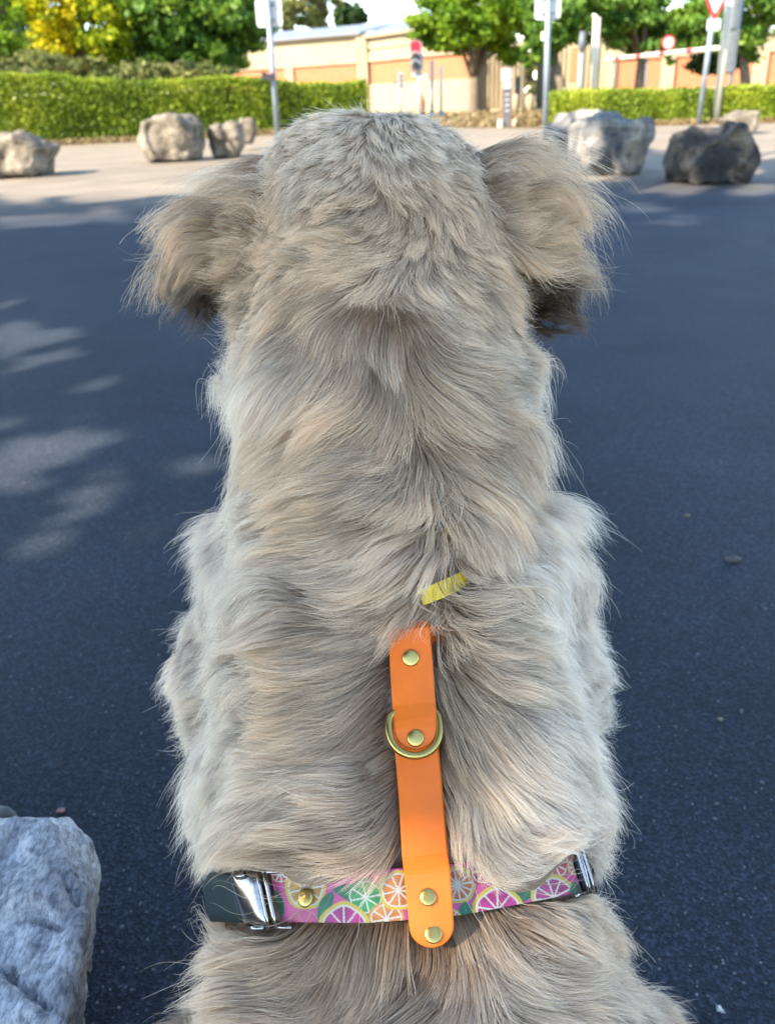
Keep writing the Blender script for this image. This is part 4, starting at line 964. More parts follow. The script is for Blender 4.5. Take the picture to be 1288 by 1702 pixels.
def sample(n):
    cen = (A_ + B_ + C_) / 3
    x, y, d = PX(cen)
    face = -(vn[tri_idx[:, 0]] * (cen - CAM)).sum(1) / np.linalg.norm(cen - CAM, axis=1)
    wgt = ta * np.where(face > -.25, 1.0, .22) * np.where(y > 1800, .35, 1.0) * np.where(cen[:, 2] < .25, .4, 1.0)
    ear = on_ear(cen)
    wgt = wgt * np.where(ear > 0, 1.6, 1.0)
    idx = rng.choice(len(ta), n, p=wgt / wgt.sum())
    u, v_ = rng.random(n), rng.random(n); fl = u + v_ > 1; u[fl] = 1 - u[fl]; v_[fl] = 1 - v_[fl]
    t = tri_idx[idx]; w0 = (1 - u - v_)
    p = A_[idx] * w0[:, None] + B_[idx] * u[:, None] + C_[idx] * v_[:, None]
    nn = vn[t[:, 0]] * w0[:, None] + vn[t[:, 1]] * u[:, None] + vn[t[:, 2]] * v_[:, None]
    nn /= np.linalg.norm(nn, axis=1)[:, None]
    y = PX(p)[1]; amp = np.interp(y, [400, 620, 1000, 1300, 1450], [.0008, .0058, .0055, .0040, .0012])
    p = p + nn * (amp * (f_wave(p) + .6))[:, None]      # the undercoat is uneven, in rolls across the back
    return p, nn
def flow3(p, nn, ear, sway=0.0):
    x, y, d = PX(p)
    vx, vy = flow_px(x, y, GU)
    for code, GT in ((1, GE_L), (2, GE_R)):
        m = ear == code
        if m.any():
            a, b_ = flow_px(x[m], y[m], GT, 30); vx[m] = a; vy[m] = b_
    th = f_bend(p) * .34 + f_bend2(p) * .12 + sway
    th = th * (1 + .9 * np.exp(-((y - 380) / 90) ** 2))
    c, s = np.cos(th), np.sin(th); vx, vy = vx * c - vy * s, vx * s + vy * c
    dv = vx[:, None] * R - vy[:, None] * U
    face = -(nn * (p - CAM)).sum(1) / np.linalg.norm(p - CAM, axis=1)
    wb = np.clip((-face - .05) / .4, 0, 1)[:, None] * (ear == 0)[:, None]
    dv = dv * (1 - wb) + np.array([0, 0, -1.]) * wb
    dv -= (dv * nn).sum(1)[:, None] * nn
    return dv / (np.linalg.norm(dv, axis=1)[:, None] + 1e-9)
def params(p, ear):
    """strand length (m), lift (rad), per position"""
    x, y, d = PX(p)
    L = np.interp(y, [200, 260, 340, 420, 520, 620, 800, 950, 1000, 1100, 1300, 1450, 1600, 1700], [.013, .016, .022, .026, .044, .056, .054, .050, .044, .048, .056, .056, .056, .056])
    side = np.clip((np.abs(x - 645) - 150) / 120, 0, 1) * (y > 480)
    L = L * (1 - .46 * side)
    lift = np.interp(y, [200, 300, 400, 480, 560, 650, 900, 1000, 1300, 1700], [.22, .25, .24, .22, .34, .40, .40, .44, .42, .36])
    hard = np.clip(1 - np.abs(x - 700) / 55, 0, 1) * ((y > 1030) & (y < 1600))       # pressed flat beside the strap
    lift = lift * (1 - .75 * hard)
    e = ear > 0
    L = np.where(e, np.interp(y, [260, 330, 470, 530], [.040, .048, .030, .016]), L)
    for cx, cy in ((893, 492), (352, 488)): L = L * (1 - .55 * e * np.exp(-((x - cx) / 55) ** 2 - ((y - cy) / 55) ** 2))
    L = L * (1 - .6 * np.exp(-((np.abs(x - 640) - 220) / 60) ** 2 - ((y - 480) / 70) ** 2) * ~e)
    L = L * (1 - .25 * np.clip((np.abs(x - 650) - 270) / 60, 0, 1) * (y > 850)); lift = np.where(e, .42, lift)
    L = L * (1 + .18 * f_len(p)); lift = lift * (1 + .7 * f_lift(p))
    L = np.where(p[:, 2] < .12, .018, L)
    front = p[:, 1] > .66
    L = np.where(front & ~e, .012, L)
    return L, np.clip(lift, .05, .9)
K = 12
def grow(p, nn, ear, hug=True):
    n = len(p); L, lift = params(p, ear)
    out = np.empty((n, K, 3)); out[:, 0] = p - nn * .001; cur = p.copy(); cn = nn.copy(); step = L / (K - 1)
    prev = None; swp = 3.2 * f_len(p * .8); swa = np.where(ear > 0, .5, .5)
    for k in range(1, K):
        f = (k - 1) / (K - 2)
        dv = flow3(cur, cn, ear, swa * np.sin(6.28 * (1.05 * f) + swp) * (.3 + .7 * f))
        a = lift * (1.35 - 1.75 * f)           # rises from the skin, then bends back to it
        dv = dv * np.cos(a)[:, None] + cn * np.sin(a)[:, None]
        if prev is not None: dv = dv * .55 + prev * .45; dv /= np.linalg.norm(dv, axis=1)[:, None]
        cur = cur + dv * step[:, None]; prev = dv; out[:, k] = cur
        if hug and k < K - 1:
            for i in range(n):
                r_ = BVH.find_nearest(Vector(cur[i]), .08)
                if r_[0] is not None:
                    q = cur[i] - np.array(r_[0]); ql = np.linalg.norm(q); fn = np.array(r_[1]); 
                    if fn @ q < 0 and ql > 1e-5: cur[i] = np.array(r_[0]) + fn * .002; 
                    elif ql > .003: fn = q / ql
                    m_ = cn[i] * .5 + fn * .5; cn[i] = m_ / (np.linalg.norm(m_) + 1e-9)
            out[:, k] = cur
    return out
def kd_of(p):
    kd = KDTree(len(p))
    for i, q in enumerate(p): kd.insert(Vector(q), i)
    kd.balance(); return kd
TT = np.linspace(0, 1, K)
g_p, g_n = sample(6500); g_e = on_ear(g_p)
g_s = grow(g_p, g_n, g_e)
print('guides', round(time.time() - T0, 1))
def nearest(kd, p, m):
    idx = np.empty((len(p), m), int); ds = np.empty((len(p), m))
    for i, q in enumerate(p):
        for j, (c_, ii, dd) in enumerate(kd.find_n(Vector(q), m)): idx[i, j] = ii; ds[i, j] = dd
    return idx, ds
def child(p, ear, kd, gs, ge, gp_):
    idx, ds = nearest(kd, p, 3)
    wgt = 1 / (ds + .0015) ** 1.5
    wgt = wgt * np.where(ge[idx] == ear[:, None], 1, 1e-3)
    wgt /= wgt.sum(1)[:, None]
    disp = ((gs[idx] - gp_[idx][:, :, None, :]) * wgt[:, :, None, None]).sum(1)
    return p[:, None] + disp
def orth(s):
    t = s[:, -1] - s[:, 0]; t /= np.linalg.norm(t, axis=1)[:, None] + 1e-9
    v_ = rng.normal(size=t.shape); v_ -= (v_ * t).sum(1)[:, None] * t; v_ /= np.linalg.norm(v_, axis=1)[:, None]
    return v_, np.cross(t, v_)
kdg = kd_of(g_p)
# level 1: big wavy locks
l1_p, l1_n = sample(4200); l1_e = on_ear(l1_p)
l1 = child(l1_p, l1_e, kdg, g_s, g_e, g_p)
a_, b_ = orth(l1)
ph = rng.uniform(0, 6.28, len(l1)); fr_ = rng.uniform(.6, 1.3, len(l1)) * np.where(l1_e > 0, 1.3, 1); am = rng.uniform(.0010, .0044, len(l1)) * np.where(l1_e > 0, 1.8, 1)
l1_len = rng.uniform(.72, 1.22, len(l1))
wv = np.sin(TT[None] * fr_[:, None] * 6.28 + ph[:, None]) - np.sin(ph)[:, None]
l1 = l1 + a_[:, None] * (wv * am[:, None] * TT[None] ** .8)[..., None]
l1 = l1 + (l1_n * (rng.normal(0, .0026, len(l1)))[:, None])[:, None] * TT[None, :, None]
# level 2: thin locks drawn towards the big ones
l2_p, l2_n = sample(46000); l2_e = on_ear(l2_p)
l2 = child(l2_p, l2_e, kdg, g_s, g_e, g_p)
kd1 = kd_of(l1_p); i1, d1 = nearest(kd1, l2_p, 1); i1 = i1[:, 0]
pull = (.66 * rng.uniform(.45, 1.15, len(l2)))[:, None] * np.clip(TT[None] * 1.5, 0, 1) ** 1.1
pull = pull * (l1_e[i1] == l2_e)[:, None]
l2 = l2 * (1 - pull[..., None]) + l1[i1] * pull[..., None]
a_, b_ = orth(l2); ph = rng.uniform(0, 6.28, len(l2)); fr_ = rng.uniform(.8, 2.0, len(l2)); am = rng.uniform(.0002, .0012, len(l2))
l2 = l2 + (a_[:, None] * (np.sin(TT[None] * fr_[:, None] * 6.28 + ph[:, None]) - np.sin(ph)[:, None])[..., None] + b_[:, None] * (np.cos(TT[None] * fr_[:, None] * 6.28 + ph[:, None]) - np.cos(ph)[:, None])[..., None]) * (am[:, None] * TT[None])[..., None]
l2_tone = rng.normal(0, 1, len(l2)) * .5 + rng.normal(0, 1, len(l1))[i1] * .6
print('locks', round(time.time() - T0, 1))
NS = 600000
s_p, s_n = sample(NS); s_e = on_ear(s_p)
st = child(s_p, s_e, kdg, g_s, g_e, g_p)
kd2 = kd_of(l2_p); i2, d2_ = nearest(kd2, s_p, 1); i2 = i2[:, 0]
free = rng.random(NS) < .07
pw = rng.uniform(.35, .88, NS); pw[free] = rng.uniform(0, .25, free.sum())
pull = pw[:, None] * TT[None] ** 1.1 * (l2_e[i2] == s_e)[:, None]
st = st * (1 - pull[..., None]) + l2[i2] * pull[..., None]
# uneven lengths and stray bends
ls = rng.uniform(.74, 1.12, NS) * l1_len[i1[i2]]; ls[free] *= rng.uniform(.8, 1.35, free.sum())
st = st[:, :1] + (st - st[:, :1]) * ls[:, None, None]
a_, b_ = orth(st)
jit = np.where(free & (s_e == 0), rng.uniform(.0015, .006, NS), rng.uniform(.0001, .0007, NS))
st = st + a_[:, None] * (jit[:, None] * TT[None] ** 1.6 * np.sin(TT[None] * rng.uniform(1.5, 4, NS)[:, None] + rng.uniform(0, 6, NS)[:, None]))[..., None]
st = st + (s_n * (np.where(free, rng.uniform(0, .006, NS), 0))[:, None])[:, None] * (TT[None, :, None] ** 1.3)
# silhouette wisps: longer free hairs at the ears, cheeks and flanks
x, y, d = PX(s_p); face = -(s_n * (s_p - CAM)).sum(1) / np.linalg.norm(s_p - CAM, axis=1)
edge = (face < .45) & (face > -.35) & (rng.random(NS) < .16) & (y > 260)
wl = ((x < 420) & (y > 380) & (y < 720)) | (s_e > 0)
edge |= (face < .6) & wl & (rng.random(NS) < .30)
ext = rng.uniform(1.0, 1.25, NS) * np.where(wl, 1.3, 1)
outd = (st[:, -1] - st[:, 0]); outd /= np.linalg.norm(outd, axis=1)[:, None] + 1e-9
m = edge
st[m] = st[m, :1] + (st[m] - st[m, :1]) * ext[m][:, None, None]
st[m] += (s_n[m] * rng.uniform(.0, .010, m.sum())[:, None])[:, None] * TT[None, :, None] ** 1.8
st[m] += (a_[m] * rng.uniform(.001, .004, m.sum())[:, None])[:, None] * (np.sin(TT[None] * rng.uniform(3, 6, m.sum())[:, None]) * TT[None])[..., None]
# keep the hair off the straps, the belt and the collar
def clear_mask(st, poly, keep):
    x, y, d = PX(st.reshape(-1, 3)); ins = poly_in(x, y, poly).reshape(len(st), K)
    ins &= (d.reshape(len(st), K) < .56)
    return ins[:, 1:].any(1) & (rng.random(len(st)) > keep)
kill = clear_mask(st, [(650, 1072), (708, 1070), (720, 1175), (731, 1180), (734, 1235), (728, 1258), (738, 1400), (748, 1500), (752, 1560), (735, 1574), (700, 1572), (681, 1548), (672, 1440), (658, 1262), (646, 1240), (641, 1180), (650, 1170)], .0025)
kill |= clear_mask(st, [(345, 1452), (455, 1448), (500, 1468), (560, 1488), (618, 1496), (642, 1466), (675, 1455), (752, 1452), (790, 1478), (830, 1490), (880, 1476), (930, 1434), (950, 1418), (985, 1440), (985, 1478), (955, 1490), (850, 1506), (760, 1522), (690, 1532), (560, 1538), (345, 1530)], .004)
kill |= clear_mask(st, [(706, 988), (716, 972), (770, 955), (780, 966), (722, 1003)], .20)
st = st[~kill]; s_p = s_p[~kill]; s_e = s_e[~kill]; i2 = i2[~kill]; NS = len(st)
# colour of each strand: warm grey beige down the middle, near white on flanks and cheeks (pale coat plus painted sky light), brown with painted shade inside the ears
x, y, d = PX(s_p)
def gauss(cx, cy, ax, ay, pw=1): return np.exp(-(((x - cx) / ax) ** 2 + ((y - cy) / ay) ** 2))
wht = np.clip((np.abs(x - 645) - 75) / 150, 0, 1) * np.clip((y - 520) / 120, 0, 1)
wht = np.maximum(wht, .9 * gauss(820, 640, 90, 110)); wht = np.maximum(wht, .7 * gauss(640, 260, 180, 70)); wht = np.maximum(wht, .7 * gauss(420, 780, 90, 60))
wht *= np.clip((1560 - y) / 200, .35, 1)
wht = np.clip(wht + .25 * f_tone(s_p), 0, 1)
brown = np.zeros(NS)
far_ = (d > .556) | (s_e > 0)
brown = np.maximum(brown, far_ * (x > 850) * gauss(908, 502, 58, 72)); brown = np.maximum(brown, far_ * (x < 400) * gauss(346, 492, 50, 62)); brown = np.clip(brown * 1.35, 0, 1)  # shade of the ear hollows painted into the brown of the coat
tan = np.clip(.38 * (s_e > 0) + .5 * gauss(600, 1400, 70, 60) + .4 * gauss(990, 1350, 60, 60) + .35 * gauss(500, 330, 60, 60) + .3 * gauss(620, 420, 90, 70), 0, 1)  # ear tan, plus warm tint painted where sun patches fall on the back
c_mid = np.array([.86, .66, .45]); c_wht = np.array([.98, .875, .73]); c_brown_shade = np.array([.085, .045, .026]); c_tan = np.array([.70, .50, .30])
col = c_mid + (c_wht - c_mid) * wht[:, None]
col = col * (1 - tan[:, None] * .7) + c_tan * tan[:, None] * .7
col = col * (1 - brown[:, None] * .94) + c_brown_shade * brown[:, None] * .94
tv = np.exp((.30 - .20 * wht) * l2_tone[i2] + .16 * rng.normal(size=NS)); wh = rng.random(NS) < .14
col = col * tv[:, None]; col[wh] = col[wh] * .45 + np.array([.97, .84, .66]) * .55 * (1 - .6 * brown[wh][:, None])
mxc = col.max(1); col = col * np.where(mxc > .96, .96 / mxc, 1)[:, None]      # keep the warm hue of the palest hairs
col = np.clip(col, .02, .97)
hc_ = D.hair_curves.new('fur'); hc_.add_curves([K] * NS)
hc_.attributes['position'].data.foreach_set('vector', st.astype(np.float32).ravel())
ra = hc_.attributes.get('radius') or hc_.attributes.new('radius', 'FLOAT', 'POINT')
base_r = rng.uniform(.00007, .000125, NS); tap = np.clip(1.05 - TT ** 2.2 * .85, .15, 1)
ra.data.foreach_set('value', (base_r[:, None] * tap[None]).astype(np.float32).ravel())
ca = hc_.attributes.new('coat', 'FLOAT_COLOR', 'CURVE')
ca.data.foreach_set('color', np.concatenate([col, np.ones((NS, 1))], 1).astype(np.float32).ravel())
M_fur = D.materials.new('fur'); M_fur.use_nodes = True; nt = M_fur.node_tree; b = nt.nodes['Principled BSDF']
at = nt.nodes.new('ShaderNodeAttribute'); at.attribute_name = 'coat'
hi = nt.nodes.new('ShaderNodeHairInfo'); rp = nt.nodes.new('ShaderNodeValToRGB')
rp.color_ramp.elements[0].position = .05; rp.color_ramp.elements[0].color = (.30, .21, .15, 1); rp.color_ramp.elements[1].position = .7; rp.color_ramp.elements[1].color = (1, 1, 1, 1)  # brown roots, darkened further to paint in shade between locks
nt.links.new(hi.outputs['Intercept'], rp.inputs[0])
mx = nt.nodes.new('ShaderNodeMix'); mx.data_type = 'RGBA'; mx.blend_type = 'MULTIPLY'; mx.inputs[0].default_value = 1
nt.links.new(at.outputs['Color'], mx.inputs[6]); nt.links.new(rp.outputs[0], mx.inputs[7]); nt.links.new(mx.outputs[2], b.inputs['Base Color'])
b.inputs['Roughness'].default_value = .5; b.inputs['Specular IOR Level'].default_value = .3
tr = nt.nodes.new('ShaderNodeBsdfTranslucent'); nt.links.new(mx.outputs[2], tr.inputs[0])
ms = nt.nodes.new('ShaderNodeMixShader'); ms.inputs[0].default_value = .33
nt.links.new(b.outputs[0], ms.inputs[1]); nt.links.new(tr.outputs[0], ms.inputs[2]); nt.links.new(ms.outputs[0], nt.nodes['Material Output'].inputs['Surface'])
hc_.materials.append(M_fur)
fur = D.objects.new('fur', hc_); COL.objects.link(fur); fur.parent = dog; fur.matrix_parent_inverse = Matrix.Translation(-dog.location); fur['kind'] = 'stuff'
print('fur', NS, round(time.time() - T0, 1))

# ---------------------------------------------------------------- harness and collar
def plain(name, c, rough=.45, spec=.4, metal=0, bump=0, bs=300):
    m, nt, b = mat(name, rough, spec, metal)
    n = nt.nodes.new('ShaderNodeTexNoise'); n.inputs['Scale'].default_value = 40; n.inputs['Detail'].default_value = 6
    g = nt.nodes.new('ShaderNodeNewGeometry'); nt.links.new(g.outputs['Position'], n.inputs['Vector'])
    r = nt.nodes.new('ShaderNodeValToRGB'); r.color_ramp.elements[0].position = .3; r.color_ramp.elements[0].color = (*[v * .9 for v in c], 1); r.color_ramp.elements[1].position = .7; r.color_ramp.elements[1].color = (*[min(1, v * 1.06) for v in c], 1)
    nt.links.new(n.outputs['Fac'], r.inputs[0]); nt.links.new(r.outputs[0], b.inputs['Base Color'])
    n2 = nt.nodes.new('ShaderNodeTexNoise'); n2.inputs['Scale'].default_value = bs; n2.inputs['Detail'].default_value = 5; nt.links.new(g.outputs['Position'], n2.inputs['Vector'])
    mr = nt.nodes.new('ShaderNodeMapRange'); mr.inputs[3].default_value = rough * .75; mr.inputs[4].default_value = min(1, rough * 1.3); nt.links.new(n2.outputs['Fac'], mr.inputs[0]); nt.links.new(mr.outputs[0], b.inputs['Roughness'])
    if bump:
        bp = nt.nodes.new('ShaderNodeBump'); bp.inputs['Strength'].default_value = bump; bp.inputs['Distance'].default_value = .0004; nt.links.new(n2.outputs['Fac'], bp.inputs['Height']); nt.links.new(bp.outputs[0], b.inputs['Normal'])
    return m
M_orange = plain('orange coated strap', (.80, .15, .003), .42, .4, bump=.25, bs=900)
M_yellow = plain('yellow coated strap', (.80, .55, .01), .4, .4, bump=.15)
M_brass = plain('brass', (.50, .36, .11), .30, .5, 1, .1, 500)
M_chrome = plain('polished nickel', (.36, .335, .32), .2, .5, 1, .1, 200)
M_green = plain('dark green webbing', (.010, .022, .024), .5, .35, bump=.4, bs=700)
har = empty('dog_harness', P(700, 1400, .42), 'orange strap harness with a pink citrus print belt on the dog back', 'harness')
dcs = []
for yy in np.arange(1000, 1600, 20.):
    dd = cast(np.interp(yy, [1040, 1560], [680, 716]), yy)
    if dd: dcs.append((yy, dd))
dcs = np.array(dcs); pf = np.polyfit(dcs[:, 0], dcs[:, 1], 3)
def sdepth(y, off=.009): return np.polyval(pf, y) - off
def ribbon(name, cl, halfw, m, th=.0022, off=None, round_end=True, n=60, bow=.0006):
    """cl: centre line px points; halfw px"""
    cl = np.array(cl, float); s = np.linspace(0, 1, n); L = np.r_[0, np.cumsum(np.hypot(*np.diff(cl[:, :2], axis=0).T))]; L /= L[-1]
    xs = np.interp(s, L, cl[:, 0]); ys = np.interp(s, L, cl[:, 1]); of = np.interp(s, L, cl[:, 2]); hw = np.interp(s, L, cl[:, 3])
    if round_end:   # semicircular end
        ex, ey, w_ = xs[-1], ys[-1], hw[-1]
        tail = w_ * 1.0
        extra = np.linspace(0, 1, 12)[1:] 
        dx, dy = xs[-1] - xs[-4], ys[-1] - ys[-4]; l_ = math.hypot(dx, dy); dx /= l_; dy /= l_
        xs = np.r_[xs, ex + dx * tail * np.sin(extra * math.pi / 2)]; ys = np.r_[ys, ey + dy * tail * np.sin(extra * math.pi / 2)]
        of = np.r_[of, np.full(11, of[-1])]; hw = np.r_[hw, np.maximum(w_ * np.cos(extra * math.pi / 2), .5)]
    bm = bmesh.new(); rows = []; cross = [-1, -.93, -.5, 0, .5, .93, 1]
    for i in range(len(xs)):
        j0, j1 = max(i - 1, 0), min(i + 1, len(xs) - 1); tx, ty = xs[j1] - xs[j0], ys[j1] - ys[j0]; l_ = math.hypot(tx, ty) + 1e-9; nx_, ny_ = ty / l_, -tx / l_
        nx_, ny_ = (nx_, ny_) if nx_ > 0 else (-nx_, -ny_)
        if i >= n: nx_, ny_ = nxl, nyl
        nxl, nyl = nx_, ny_
        fr = []; bk = []
        for c_ in cross:
            x_ = xs[i] + nx_ * c_ * hw[i]; y_ = ys[i] + ny_ * c_ * hw[i]; d_ = sdepth(ys[i], of[i])
            e_ = .0005 if abs(c_) > .96 else 0
            fr.append(bm.verts.new(V(P(x_, y_, d_ + e_ + bow * c_ * c_)))); bk.append(bm.verts.new(V(P(x_, y_, d_ + th + bow * c_ * c_))))
        rows.append((fr, bk))
    q = len(cross)
    for i in range(len(rows) - 1):
        (f0, k0), (f1, k1_) = rows[i], rows[i + 1]
        for c_ in range(q - 1):
            bm.faces.new((f0[c_], f0[c_ + 1], f1[c_ + 1], f1[c_])); bm.faces.new((k0[c_ + 1], k0[c_], k1_[c_], k1_[c_ + 1]))
        bm.faces.new((f0[0], f1[0], k1_[0], k0[0])); bm.faces.new((f1[-1], f0[-1], k0[-1], k1_[-1]))
    for r_ in (rows[0], rows[-1]):
        for c_ in range(q - 1): bm.faces.new((r_[0][c_], r_[0][c_ + 1], r_[1][c_ + 1], r_[1][c_]))
    return link(name, bm_done(bm, name, False), m, har)
ribbon('upper_strap', [(678, 1034, .004, 34), (679, 1045, .0075, 34.5), (683, 1095, .0085, 35.5), (688, 1170, .0098, 36), (690, 1195, .0125, 36), (690.5, 1210, .0135, 36)], 35, M_orange)
ribbon('lower_strap', [(688, 1175, .0065, 36), (693, 1250, .0075, 36.5), (700, 1330, .009, 37), (706, 1420, .0120, 38), (710, 1450, .0155, 38.5), (717, 1538, .0165, 37)], 37, M_orange)
def rivet(px, py, off, r=14, sq=1.0, dep=None, tilt=0):
    d = sdepth(py, off) if dep is None else dep; c = P(px, py, d); k = d / FPX
    nn = -F * .86 + U * .0; nn = -(ray(px, py)); nn /= np.linalg.norm(nn); nn = nn + R * tilt; nn /= np.linalg.norm(nn)
    bm = bmesh.new(); seg = 28; prof = [(1.0, -.12), (1.02, .04), (.95, .16), (.8, .22), (.5, .26), (.2, .28)]
    s = np.cross(nn, U); s /= np.linalg.norm(s); u_ = np.cross(s, nn); rows = []
    for (a, h) in prof: rows.append([bm.verts.new(V(c + (s * math.cos(t_) * a * sq + u_ * math.sin(t_) * a) * r * k + nn * h * r * k)) for t_ in [2 * math.pi * i / seg for i in range(seg)]])
    for i in range(len(rows) - 1):
        for j in range(seg): bm.faces.new((rows[i][j], rows[i][(j + 1) % seg], rows[i + 1][(j + 1) % seg], rows[i + 1][j]))
    bm.faces.new(rows[-1]); bm.faces.new(rows[0][::-1])
    return link('rivet', bm_done(bm, 'rivet', True), M_brass, har)
rivet(682.5, 1094, .0088); rivet(690.5, 1227, .0138); rivet(711, 1491, .0166); rivet(720, 1552, .0167, 15)
# D-ring
def dr(x_, y_, e=0): return P(x_, y_, sdepth(y_, .0125 + e))
path = [(650, 1186, -.004), (646, 1195, -.002), (645, 1212, 0), (649, 1230, .001), (658, 1244, .002), (672, 1254, .003), (690, 1258, .003), (708, 1254, .003), (722, 1243, .002), (730, 1228, .001), (732, 1210, 0), (730, 1195, -.002), (727, 1183, -.004), (715, 1180, -.0045), (690, 1182, -.0045), (662, 1184, -.0045)]
bm = bmesh.new(); pp = []
for i in range(len(path)):
    a, b_ = path[i], path[(i + 1) % len(path)]
    pp.append(dr(*a)); pp.append(dr((a[0] + b_[0]) / 2, (a[1] + b_[1]) / 2, (a[2] + b_[2]) / 2))
for _ in range(2): pp = [(pp[i - 1] + 2 * pp[i] + pp[(i + 1) % len(pp)]) / 4 for i in range(len(pp))]
bm_tube(bm, pp, .0021, 12, closed=True); link('d_ring', bm_done(bm, 'd_ring', True), M_brass, har)
# girth belt: an ellipse round the body
BI = 20
bs, bn, bt = ring_axes(BI); bc = ring_c[BI]
def belt_mid(th):
    p = bc + bs * .1215 * math.sin(th) + bn * (.1075) * math.cos(th)
    x_, y_, d_ = PX(p)
    ty = np.interp(x_, [300, 455, 600, 700, 760, 850, 950, 1020], [1490, 1491, 1491, 1484, 1478, 1462, 1446, 1440])
    if math.cos(th) < -.1: ty = y_
    return x_, ty, d_, y_
def belt_grid(name, th0, th1, n, m, half, mt, hgt=41, push=0.0, par=har):
    ths = np.linspace(th0, th1, n); vs = []; 
    up = -bt if (-bt) @ U > 0 else bt
    for sgn_layer in (0, 1):
        for th in ths:
            x_, ty, d_, y_ = belt_mid(th)
            c = P(x_, ty, d_) if math.cos(th) > -.1 else bc + bs * .1215 * math.sin(th) + bn * .1075 * math.cos(th)
            out = bs * math.sin(th) + bn * math.cos(th)
            for j in range(m + 1):
                f = 1 - 2 * j / m
                vs.append(c + up * f * half + out * (push - sgn_layer * .0022))
    N1 = n * (m + 1); fs = []
    for i in range(n - 1):
        for j in range(m):
            a = i * (m + 1) + j; fs.append((a, a + 1, a + m + 2, a + m + 1)); fs.append((N1 + a, N1 + a + m + 1, N1 + a + m + 2, N1 + a + 1))
        a = i * (m + 1); fs.append((a, a + m + 1, N1 + a + m + 1, N1 + a)); a += m; fs.append((a, N1 + a, N1 + a + m + 1, a + m + 1))
    for j in range(m):
        fs.append((j, N1 + j, N1 + j + 1, j + 1)); a = (n - 1) * (m + 1) + j; fs.append((a, a + 1, N1 + a + 1, N1 + a))
    me = np_mesh(name, vs, fs, True)
    return link(name, me, mt, par), np.array(vs)
def th_of(px):
    lo, hi_ = -1.5, 1.5
    for _ in range(40):
        mm = (lo + hi_) / 2
        if belt_mid(mm)[0] < px: lo = mm
        else: hi_ = mm
    return lo
M_print = D.materials.new('citrus print fabric'); M_print.use_nodes = True; nt = M_print.node_tree; b = nt.nodes['Principled BSDF']; b.inputs['Roughness'].default_value = .45
at = nt.nodes.new('ShaderNodeAttribute'); at.attribute_name = 'print'; 
wn = nt.nodes.new('ShaderNodeTexNoise'); wn.inputs['Scale'].default_value = 700; g_ = nt.nodes.new('ShaderNodeNewGeometry'); nt.links.new(g_.outputs['Position'], wn.inputs['Vector'])
bp = nt.nodes.new('ShaderNodeBump'); bp.inputs['Strength'].default_value = .3; bp.inputs['Distance'].default_value = .0003; nt.links.new(wn.outputs['Fac'], bp.inputs['Height']); nt.links.new(bp.outputs[0], b.inputs['Normal'])
nt.links.new(at.outputs['Color'], b.inputs['Base Color'])
BN, BM = 460, 70
belt, bv = belt_grid('printed_belt', th_of(458), th_of(955), BN, BM, .0124, M_print)
bx, by, bd = PX(bv)
pc = np.tile(np.array([.80, .09, .36]), (len(bv), 1))
pn = np.array([noise.noise(Vector((a * .05, b_ * .05, 0))) for a, b_ in zip(bx, by)]); pc *= (1 + .18 * pn)[:, None]
def leafshape(cx, cy, a, b_, ang, c=(.01, .16, .07)):
    ca_, sa = math.cos(ang), math.sin(ang); u_ = (bx - cx) * ca_ + (by - cy) * sa; v_ = -(bx - cx) * sa + (by - cy) * ca_
    m = np.abs(u_) < a; m &= np.abs(v_) < b_ * (1 - (u_ / a) ** 2) 
    pc[m] = np.array(c) * (1 + .35 * pn[m][:, None]); vein = m & (np.abs(v_) < .8); pc[vein] = np.array(c) * 1.9
def slice_(cx, cy, r, rind, flesh, seg=8, rot=.2, pith=(.85, .82, .68)):
    dx, dy = bx - cx, by - cy; rr = np.hypot(dx, dy) * (1 + .03 * np.sin(np.arctan2(dy, dx) * 5)); an = np.arctan2(dy, dx)
    m = rr < r; pc[m] = rind; m = rr < r * .86; pc[m] = pith; m = rr < r * .78
    tex = np.sin(an * 31) * .5 + np.sin(rr * 1.3 + an * 9) * .5
    pc[m] = np.clip(np.array(flesh) * (1 + .28 * tex[m] + .5 * pn[m])[:, None], 0, 1)
    w_ = np.abs(((an + rot) * seg / (2 * math.pi)) % 1 - .5) * 2
    line = m & ((1 - w_) * rr * math.pi / seg < 1.5); pc[line] = pith; pc[rr < r * .09] = pith
MAG, ORG, LIM, RED, YEL = (.62, .03, .26), (.80, .26, .03), (.05, .42, .10), (.62, .06, .10), (.82, .62, .04)
leafshape(460, 1508, 30, 13, 1.5); leafshape(470, 1448, 26, 12, .9); slice_(466, 1452, 17, (.7, .1, .08), RED)
slice_(505, 1540, 33, (.72, .10, .30), (.68, .09, .24), 7, pith=(.7, .2, .3))
slice_(508, 1478, 34, YEL, (.72, .36, .03)); leafshape(541, 1505, 28, 11, -1.1); leafshape(590, 1484, 38, 15, .15); slice_(608, 1492, 32, (.02, .25, .06), LIM)
slice_(642, 1528, 30, (.85, .35, .05), ORG); slice_(572, 1541, 42, YEL, MAG, 9); slice_(662, 1480, 33, YEL, ORG, 9, .6)
leafshape(720, 1512, 20, 14, .3); slice_(760, 1471, 31, YEL, (.75, .20, .04), 12); slice_(752, 1527, 16, YEL, ORG); leafshape(774, 1512, 14, 12, 1.4)
slice_(805, 1446, 26, (.65, .08, .15), RED); leafshape(838, 1462, 20, 9, .2); leafshape(858, 1488, 20, 10, .9); leafshape(876, 1484, 20, 10, -.9); slice_(827, 1513, 42, YEL, MAG, 9)
leafshape(893, 1448, 22, 10, -.5); slice_(922, 1436, 26, (.65, .08, .15), RED, 9); slice_(920, 1492, 38, YEL, MAG, 9, .5); leafshape(955, 1480, 16, 9, 1.5); slice_(957, 1440, 16, (.8, .3, .05), ORG)
